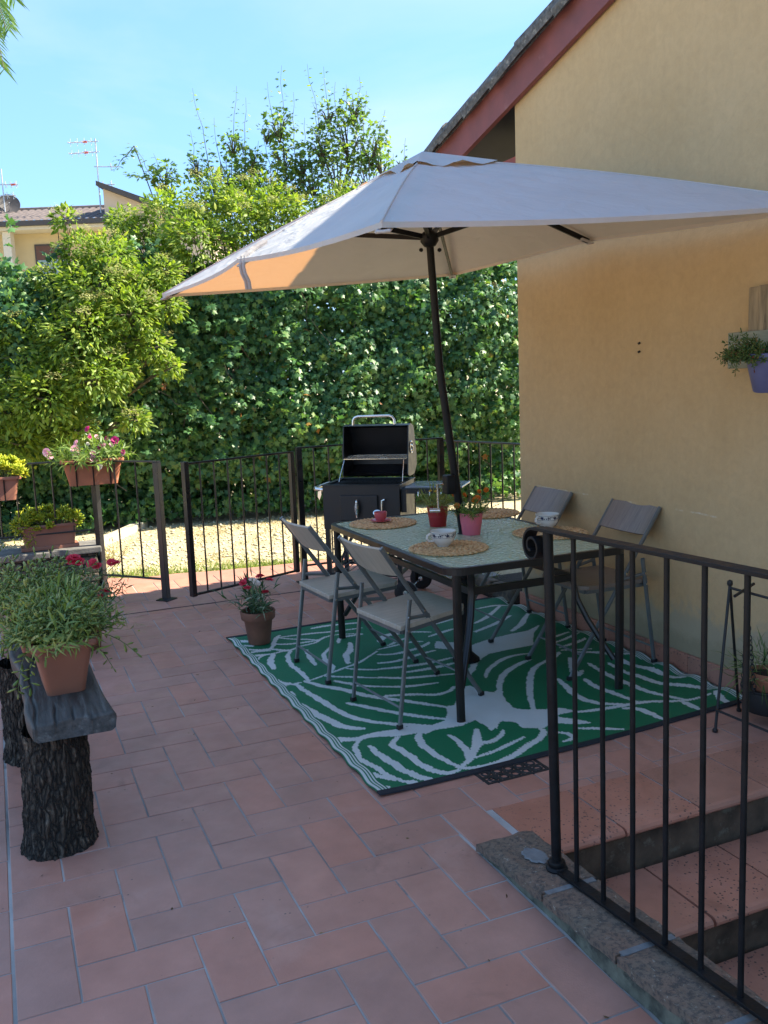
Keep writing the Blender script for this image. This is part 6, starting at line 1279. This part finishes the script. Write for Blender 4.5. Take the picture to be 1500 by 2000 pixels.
for k in range(46):
    s = rnd.uniform(0.2, L_-0.2); o_ = rnd.uniform(-0.75, -0.05); p = Vector((HA[0]+HD[0]*s+HN[0]*o_, HA[1]+HD[1]*s+HN[1]*o_, 0))-Vector(HO)+Vector((0, 0, Z0)); q = p+Vector((rnd.gauss(0, .35), rnd.gauss(0, .3), rnd.uniform(1.6, 2.7)))
    pth = limb_path(p, q, 0.06); b.tube(pth, [0.028*(1-0.7*i/6) for i in range(7)], 6)
    for j in range(3): c0 = pth[2+j]; b.tube([c0, c0+Vector((rnd.gauss(0, .3), rnd.gauss(0, .3), rnd.uniform(.2, .6)))], [0.012, 0.004], 5)
for k in range(70):                                          # woody vines on the face
    s = rnd.uniform(0.3, L_-0.3); o_ = rnd.uniform(0.15, 0.42); p = Vector((HA[0]+HD[0]*s+HN[0]*o_, HA[1]+HD[1]*s+HN[1]*o_, rnd.uniform(0.3, 2.2)))-Vector(HO); q = p+Vector((rnd.gauss(0, .3), rnd.gauss(0, .12), rnd.uniform(0.4, 1.1))); b.tube(limb_path(p, q, 0.03), [0.007*(1-0.6*i/6) for i in range(7)], 5)
b.build('trunks', M['bark_s'], hedge, True, kind='stuff')

def pxpt(x, y, depth): return CAM+(cF+cR*((x-750)/1768.94)-cU*((y-1000)/1768.94))*depth
def shrub(name, foot, clumps, mat, tmpl, size, label, cat_='shrub', dens=900, bloom=0, up=0.5, droop=0.3):
    """clumps: (centre, radius); limbs run from the foot to every clump"""
    foot = Vector(foot); root = empty(name, tuple(foot), 0, label, cat_); fo = np.array(foot); parts = []; b = MB(); bl = []
    fork = foot+Vector((0, 0, 0.9)); b.tube([foot-foot, (0.03, 0.02, 0.5), fork-foot], [0.05, 0.04, 0.032], 8)
    for c, r_ in clumps:
        c = Vector(c); pth = limb_path(fork-foot, c-foot, 0.05); b.tube(pth, [0.026*(1-0.75*i/6) for i in range(7)], 6)
        for j in range(7): d = rdir(1, -0.2, 1)[0]; b.tube([pth[4+j % 3], c-foot+Vector(d)*r_*0.8], [0.009, 0.002], 5)
        n = int(dens*r_**2*12); d = rdir(n, -0.75, 1); rad = r_*RNG.uniform(0.25, 1.05, n)**0.55
        P = np.array(c)+d*rad[:, None]*np.array([1, 1, 0.95]); P += 0.22*r_*np.stack([lump(P, 7/r_*0.5, 3), lump(P, 7/r_*0.5, 4), lump(P, 7/r_*0.5, 5)], 1)
        gap = lump(P, 5.5, int(abs(c.x*100)) % 50); k = gap > -0.38; P, d = P[k], d[k]; n = len(P)
        Y = d+np.stack([RNG.normal(0, .5, n), RNG.normal(0, .5, n), -droop+RNG.normal(0, .4, n)], 1); parts.append(scatter(tmpl, P-fo, Y, nrm(d*0.6+np.stack([RNG.normal(0, .4, n), RNG.normal(0, .4, n), up+RNG.normal(0, .3, n)], 1)), size*RNG.uniform(0.6, 1.2, n)))
        for q in range(int(bloom*r_*10)):
            d = rdir(1, 0.1, 1)[0]; bl.append((np.array(c)+d*r_*1.02, d))
    V, F = cat(parts); cr_ = fastmesh('crown', V, F, mat, root, kind='stuff'); b.build('trunk', M['bark_s'], root, True)
    if bl:
        parts = []
        for p, d in bl:
            n = 90; a = RNG.uniform(0, 6.28, n); q = np.sqrt(RNG.uniform(0, 1, n))*0.085; P = p+np.stack([q*np.cos(a), q*np.sin(a), 0.03+0.02*RNG.normal(0, 1, n)-q*0.35], 1); parts.append(scatter(OVATE, P-fo, rdir(n, -.2, .6), nrm(np.stack([RNG.normal(0, .5, n), RNG.normal(0, .5, n), 1+0*a], 1)), RNG.uniform(0.014, 0.03, n)))
        V, F = cat(parts); fastmesh('blossom', V, F, M['elder_bloom'], root, kind='stuff')
    return root
def hp_(x, dz=0): return (x, HA[1]+(x-HA[0])*HD[1]/HD[0], Z0)
def ground_under(p, back=0.0): return (p.x, p.y+back, Z0)
def cl(*a): return [(pxpt(x, y, dpt), r/1768.94*dpt) for x, y, r, dpt in a]
shrub('elder_shrub', ground_under(pxpt(110, 600, 10.4), 0.8), cl((25, 640, 62, 9.6), (110, 575, 64, 9.8), (190, 570, 72, 9.6), (255, 615, 58, 9.5), (160, 650, 80, 9.4), (60, 700, 75, 9.5), (165, 500, 50, 9.9), (215, 510, 55, 9.8), (-30, 640, 70, 9.6), (95, 780, 75, 9.3), (0, 800, 80, 9.4), (190, 740, 60, 9.3), (20, 590, 40, 9.8), (325, 600, 34, 9.7), (300, 680, 40, 9.6), (240, 730, 45, 9.5), (150, 845, 48, 9.5), (40, 870, 52, 9.5), (320, 540, 36, 9.8), (285, 560, 36, 9.7), (130, 430, 26, 9.9), (330, 720, 26, 9.6), (260, 820, 30, 9.5)), M['elder'], OVATE, 0.078, 'bright yellow green elder bush in full sun at the left of the hedge', dens=900, bloom=1.6)
shrub('elder_shrub', ground_under(pxpt(410, 470, 10.8), 0.8), cl((330, 430, 60, 10.7), (410, 400, 62, 10.8), (470, 440, 70, 10.6), (390, 480, 75, 10.3), (545, 430, 62, 10.7), (300, 490, 55, 10.5), (610, 440, 60, 10.8), (510, 390, 50, 11.0), (255, 455, 40, 10.6), (680, 410, 55, 10.8), (235, 430, 30, 10.8)), M['elder'], OVATE, 0.074, 'yellow green elder bush with creamy heads above the middle of the hedge', dens=850, bloom=1.4)
def sapling(label, foot, shoots, blobs, mat='sapling', leaf=0.062, name='maple_sapling'):
    foot = Vector(foot); root = empty(name, tuple(foot), 0, label, 'tree'); fo = np.array(foot); b = MB(); P, Y, Nn, sz = [], [], [], []
    hub = pxpt(*shoots[0][0][:2], shoots[0][0][2]); b.tube([(0, 0, 0), (0.02, 0.0, 1.2), hub-foot], [0.04, 0.028, 0.010], 8)
    for (p0, p1, npair) in shoots:
        a, c = pxpt(*p0), pxpt(*p1); pth = limb_path(a, c, 0.012, 8); pp = [p-foot for p in pth]
        if (pp[0]-(hub-foot)).length > 0.05: b.tube([(hub-foot).lerp(pp[0], 0.0)-Vector((0, 0, 0.5)), pp[0]], [0.009, 0.006], 6)
        b.tube(pp, [0.0065*(1-0.75*i/8) for i in range(9)], 6)
        for k in range(npair):
            s = 0.06+0.94*(k+0.3*random.random())/npair; i = min(7, int(s*8)); pt = pth[i].lerp(pth[i+1], s*8-i); az = k*1.57+random.random()
            for sg in (0, math.pi):
                d = Vector((math.cos(az+sg), math.sin(az+sg), 0.15)); P.append(pt+d*0.025); Y.append(d+Vector((0, 0, -0.35))); Nn.append(Vector((d.x*0.3, d.y*0.3, 0.55))-cF*random.uniform(0.2, 1.0)+Vector((random.gauss(0, .3), 0, 0))); sz.append(leaf*(0.8+0.6*(1-s))*random.uniform(.75, 1.2))
                if s < 0.75 and random.random() < 0.6: P.append(pt+d*0.07+Vector((0, 0, 0.03))); Y.append(d+Vector((0, 0, -0.5))); Nn.append(Vector((d.x*0.4, d.y*0.4, 0.7))-cF*random.uniform(0, .8)); sz.append(leaf*random.uniform(.5, .9))
    P, Y, Nn = (np.array([tuple(v) for v in q]) for q in (P, Y, Nn)); parts = [scatter(MAPLE, P-fo, Y, nrm(Nn), np.array(sz)[:, None, None][:, 0, 0])]
    for (x, y, r, dpt, n) in blobs:
        c = np.array(pxpt(x, y, dpt)); rr_ = r/1768.94*dpt; d = rdir(n, -1, 1); Q = c+d*(rr_*RNG.uniform(0.1, 1, n)**0.5)[:, None]*np.array([1, 1, 1.15]); kk = (lump(Q, 7, int(x) % 40) > -0.25) & (RNG.uniform(0, 1, n) < 0.8); Q, d = Q[kk], d[kk]; m_ = len(Q)
        for j in range(12): q = Vector(c+rdir(1, -.3, 1)[0]*rr_*0.85); b.tube([Vector(c)-foot-Vector((0, 0, rr_*0.8)), Vector(c).lerp(q, 0.5)-foot, q-foot], [0.010, 0.006, 0.002], 5)
        parts.append(scatter(MAPLE, Q-fo, d+np.stack([RNG.normal(0, .5, m_), RNG.normal(0, .5, m_), -0.4+RNG.normal(0, .4, m_)], 1), nrm(np.stack([RNG.normal(0, .5, m_), RNG.normal(0, .5, m_), 0.9+0*Q[:, 0]], 1)), leaf*RNG.uniform(0.55, 1.1, m_)))
    V, F = cat(parts); fastmesh('crown', V, F, M[mat], root, kind='stuff'); b.build('trunk', M['bark_s'], root, True); return root
D = 11.2
sapling('slender maple sapling with tall leafy shoots left of the parasol top', ground_under(pxpt(450, 420, D)),
        [((448, 400, D), (462, 168, D), 15), ((420, 380, D), (376, 172, D), 15), ((470, 400, D), (480, 190, D), 12), ((440, 400, D), (418, 230, D), 9), ((490, 380, D), (505, 275, D), 8), ((395, 390, D), (372, 255, D), 9)],
        [(445, 350, 46, D, 460), (420, 380, 45, D, 380), (480, 340, 40, D, 320), (455, 285, 26, D, 150), (495, 320, 26, D, 140), (385, 330, 24, D, 110)])
sapling('tall open maple sapling in the middle of the sky', ground_under(pxpt(560, 420, D+.4)),
        [((560, 400, D), (550, 128, D), 18), ((548, 390, D), (522, 160, D), 13), ((575, 380, D), (573, 180, D), 12), ((540, 390, D), (515, 255, D), 8), ((590, 380, D), (595, 230, D), 9)],
        [(545, 250, 34, D, 260), (555, 310, 34, D, 230), (530, 370, 34, D, 230), (570, 370, 34, D, 240), (520, 265, 20, D, 90), (590, 330, 22, D, 110)])
sapling('bushy young maple beside the peak of the parasol', ground_under(pxpt(670, 380, D+.8)),
        [((650, 380, D), (600, 125, D), 18), ((655, 360, D), (632, 130, D), 18), ((665, 330, D), (655, 160, D), 13), ((680, 330, D), (676, 165, D), 13), ((690, 330, D), (702, 150, D), 15), ((705, 330, D), (716, 178, D), 13), ((720, 330, D), (752, 215, D), 9), ((640, 330, D), (610, 200, D), 11)],
        [(630, 290, 44, D, 420), (680, 270, 52, D, 620), (725, 290, 44, D, 420), (660, 340, 58, D, 760), (720, 350, 50, D, 560), (610, 350, 44, D, 430), (690, 215, 32, D, 210), (745, 320, 30, D, 200), (640, 225, 26, D, 150)])
sapling('small leafy maple twig between parasol and roof', ground_under(pxpt(790, 330, D+1)), [((788, 400, D+.5), (792, 270, D+.5), 9), ((780, 400, D+.5), (768, 300, D+.5), 7)], [(785, 330, 24, D+.5, 120), (770, 350, 22, D+.5, 110)])
sapling('arching whippy maple twig above the elder bushes', ground_under(pxpt(310, 400, D)), [((325, 390, D), (262, 285, D), 10), ((262, 285, D), (222, 335, D), 8), ((330, 390, D), (300, 300, D), 9), ((300, 350, D), (240, 340, D), 9), ((330, 400, D), (338, 330, D), 7)], [(322, 345, 26, D, 150)], leaf=0.07)
b = None
# feathery branch hanging into the top left corner, on a tree that stands outside the picture
mt = empty('mimosa_tree', (-3.6, 3.2, Z0), 0, 'feathery mimosa branch hanging into the top left corner of the sky', 'tree'); fo = np.array((-3.6, 3.2, Z0)); b = MB()
b.tube([(0, 0, 0), (0.05, 0, 1.5), (0.1, 0.05, 3.0), (0.5, 0.1, 3.9)], [0.11, 0.09, 0.075, 0.05], 10); crown = pxpt(-40, -60, 5.5)
b.tube([Vector((0.5, 0.1, 3.9)), (Vector((0.5, 0.1, 3.9))+(crown-Vector(fo)))/2+Vector((0, 0, 0.3)), crown-Vector(fo)], [0.05, 0.03, 0.012], 8)
P, Y, Nn = [], [], []
for (x0, y0, x1, y1) in ((-30, -40, 8, 135), (-25, -50, 12, 55), (-10, -60, 30, -2), (-40, 20, -4, 120), (-20, -30, 20, 50), (-50, -60, -10, 60)):
    a, c = pxpt(x0, y0, 5.5+random.uniform(-.2, .2)), pxpt(x1, y1, 5.4+random.uniform(-.2, .2)); b.tube([crown-Vector(fo), a-Vector(fo), (a.lerp(c, 0.5)+Vector((0, 0, 0.03)))-Vector(fo), c-Vector(fo)], [0.008, 0.005, 0.004, 0.002], 5)
    for k in range(26):
        s = k/25; pt = a.lerp(c, s)+Vector((0, 0, 0.03*math.sin(math.pi*s)))
        for sg in (-1, 1): P.append(pt); Y.append(Vector(cR)*sg*0.8+(c-a).normalized()*0.7+Vector((0, 0, -0.5))); Nn.append(-cF+Vector((random.gauss(0, .3), 0, 0.4)))
P, Y, Nn = (np.array([tuple(v) for v in q]) for q in (P, Y, Nn)); V, F = scatter((LANCE[0]*np.array([0.7, 1, 1]), LANCE[1]), P-fo, Y, nrm(Nn), RNG.uniform(0.07, 0.13, len(P))); fastmesh('crown', V, F, M['feather'], mt, kind='stuff'); b.build('trunk', M['bark_s'], mt, True)

# ------------------------------------------------------------------ neighbour's house, aerials
fa = math.atan2(27.58-28.65, 2.71-0.21); fh = empty('neighbour_house', (2.86, 27.55, Z0), fa, 'yellow neighbouring house with a brown tiled roof behind the hedge', 'house')
def fl(b_): return b_
ez = 6.62-Z0
wallb = MB().b2((-9.0, 0.62, 0), (0.9, 8.0, ez-0.12)).build('wall', M['far_wall'], fh)
MB().b2((-9.5, -0.15, ez-0.16), (0.9, 0.60, ez-0.02)).build('eave_soffit', M['far_white'], fh); MB().b2((-9.6, -0.31, ez-0.06), (0.7, -0.15, ez+0.085)).build('gutter', M['far_dark'], fh)
V, F = [], []; nxx, nyy = 430, 14                              # corrugated clay tiles
for a in range(nyy+1):
    for k in range(nxx+1):
        x = -9.6+10.3*k/nxx; y = -0.25+3.2*a/nyy; V.append((x, y+0.0, ez+0.06+0.285*(y+0.25)*1.0+0.045*abs(math.sin(x*math.pi/0.23))+0.018*(a % 2)))
F = [(a*(nxx+1)+k, a*(nxx+1)+k+1, (a+1)*(nxx+1)+k+1, (a+1)*(nxx+1)+k) for a in range(nyy) for k in range(nxx)]
for_roof = fastmesh('roof', V, F, M['far_roof'], fh); MB().tube([(-9.6, 2.95, ez+0.985), (0.7, 2.95, ez+0.985)], 0.10, 8).build('ridge', M['far_roof'], fh)
for x0, x1 in ((-2.05, -1.05), (-7.5, -6.4)):
    wi = MB().b2((x0-0.05, 0.585, ez-2.05), (x1+0.05, 0.619, ez-0.50)).build('window', M['far_dark'], fh); MB().b2((x0, 0.57, ez-0.98), (x1, 0.584, ez-0.55)).build('shutter', M['shutter'], wi)
    for q in (0, 1): MB().b2((x0+(x1-x0)/2*q+0.03, 0.575, ez-2.0), (x0+(x1-x0)/2*(q+1)-0.03, 0.584, ez-0.99)).build('pane', M['pane'], wi)
MB().b2((-2.85, 0.0, 0), (-2.60, 0.3, ez-0.17)).build('pillar', M['far_white'], fh)
MB().b2((-4.6, 0.10, ez-2.30), (-0.75, 0.16, ez-2.26)).build('balcony_rail', M['far_dark'], fh); MB().b2((-4.6, 0.05, 0), (-0.75, 0.6, ez-2.32)).build('balcony', M['far_wall2'], fh)
gb_ = MB(); gb_.prism([(0.30, 0.0), (0.30, ez+1.05), (0.42, ez+1.02), (1.75, ez+0.45), (3.6, ez-0.3), (3.6, 0)], 0.3, 6.0, lambda p, a: (p[0], a, p[1])); gb_.build('gable', M['far_wall2'], fh)
gr_ = MB(); gr_.prism([(0.18, ez+1.10), (0.18, ez+1.24), (1.8, ez+0.62), (3.9, ez-0.22), (3.9, ez-0.36), (1.75, ez+0.46)], 0.0, 6.2, lambda p, a: (p[0], a, p[1])); gr_.build('gable_roof', M['far_dark'], fh)
MB().b2((2.0, 0.25, ez-2.1), (2.9, 0.299, ez-0.9)).build('window', M['shutter'], fh)
def aerial(label, foot, h, spec, dish=False):
    root = empty('tv_aerial', foot, fa, label, 'aerial'); ms = MB().cyl((0, 0, 0), (0, 0, h), 0.022, 6).build('mast', M['aerial'], root, True)
    for z, L, n, ax, rd in spec:
        d = Vector((math.cos(ax), math.sin(ax), 0)); sd = Vector((-d.y, d.x, 0.0)); b = MB(); b.tube([d*-0.1+Vector((0, 0, z)), d*L+Vector((0, 0, z))], 0.016, 6)
        for k in range(n): p = d*(L*(k+0.6)/n)+Vector((0, 0, z)); b.tube([p-sd*0.25+Vector((0, 0, 0.04)), p+sd*0.25-Vector((0, 0, 0.04))], 0.009, 5); b.tube([p-Vector((0, 0, 0.12)), p+Vector((0, 0, 0.12))], 0.009, 5)
        b.build('antenna', M['aerial'], root)
        if rd: MB().box(tuple(d*0.34+Vector((0, 0, z))), (0.13, 0.05, 0.06)).build('reflector', M['aerial_red'], root)
    return root
def fw(x, y, z): v = Matrix.Rotation(fa, 3, 'Z') @ Vector((x, y, z)); return (2.86+v.x, 27.55+v.y, Z0+v.z)
aerial('tall twin mast television aerial with red antennas on the neighbouring roof', fw(-0.05, 1.1, ez+0.35), 2.40, [(2.32, 0.9, 4, math.pi*0.98, True), (2.0, 0.9, 4, math.pi*0.96, True), (1.55, 0.7, 1, 0.2, False), (1.0, 0.5, 2, 0.1, False)])
m2 = aerial('short aerial with a red antenna at the far left of the neighbouring roof', fw(-3.55, 2.2, ez+0.75), 1.45, [(0.95, 0.5, 3, 0.15, True), (0.6, 0.4, 2, 0.1, False)])
ds = empty('satellite_dish', fw(-3.48, 2.4, ez+0.72), 0, 'grey satellite dish on the ridge of the neighbouring roof', 'satellite dish'); rot = Matrix.Rotation(R(70), 3, 'X')
MB().lathe([(0, 0.0), (0.15, 0.015), (0.30, 0.06), (0.36, 0.09), (0.355, 0.095), (0.28, 0.066), (0, 0.012)], (0, 0, 0.35), 24, rot).build('reflector', M['far_dark'], ds, True); MB().cyl((0, 0.05, -0.2), (0, 0.02, 0.32), 0.03, 8).build('bracket', M['aerial'], ds, True); MB().tube([(0, -0.05, 0.1), (0, -0.45, 0.36)], 0.015, 6).build('feed_arm', M['aerial'], ds, True)
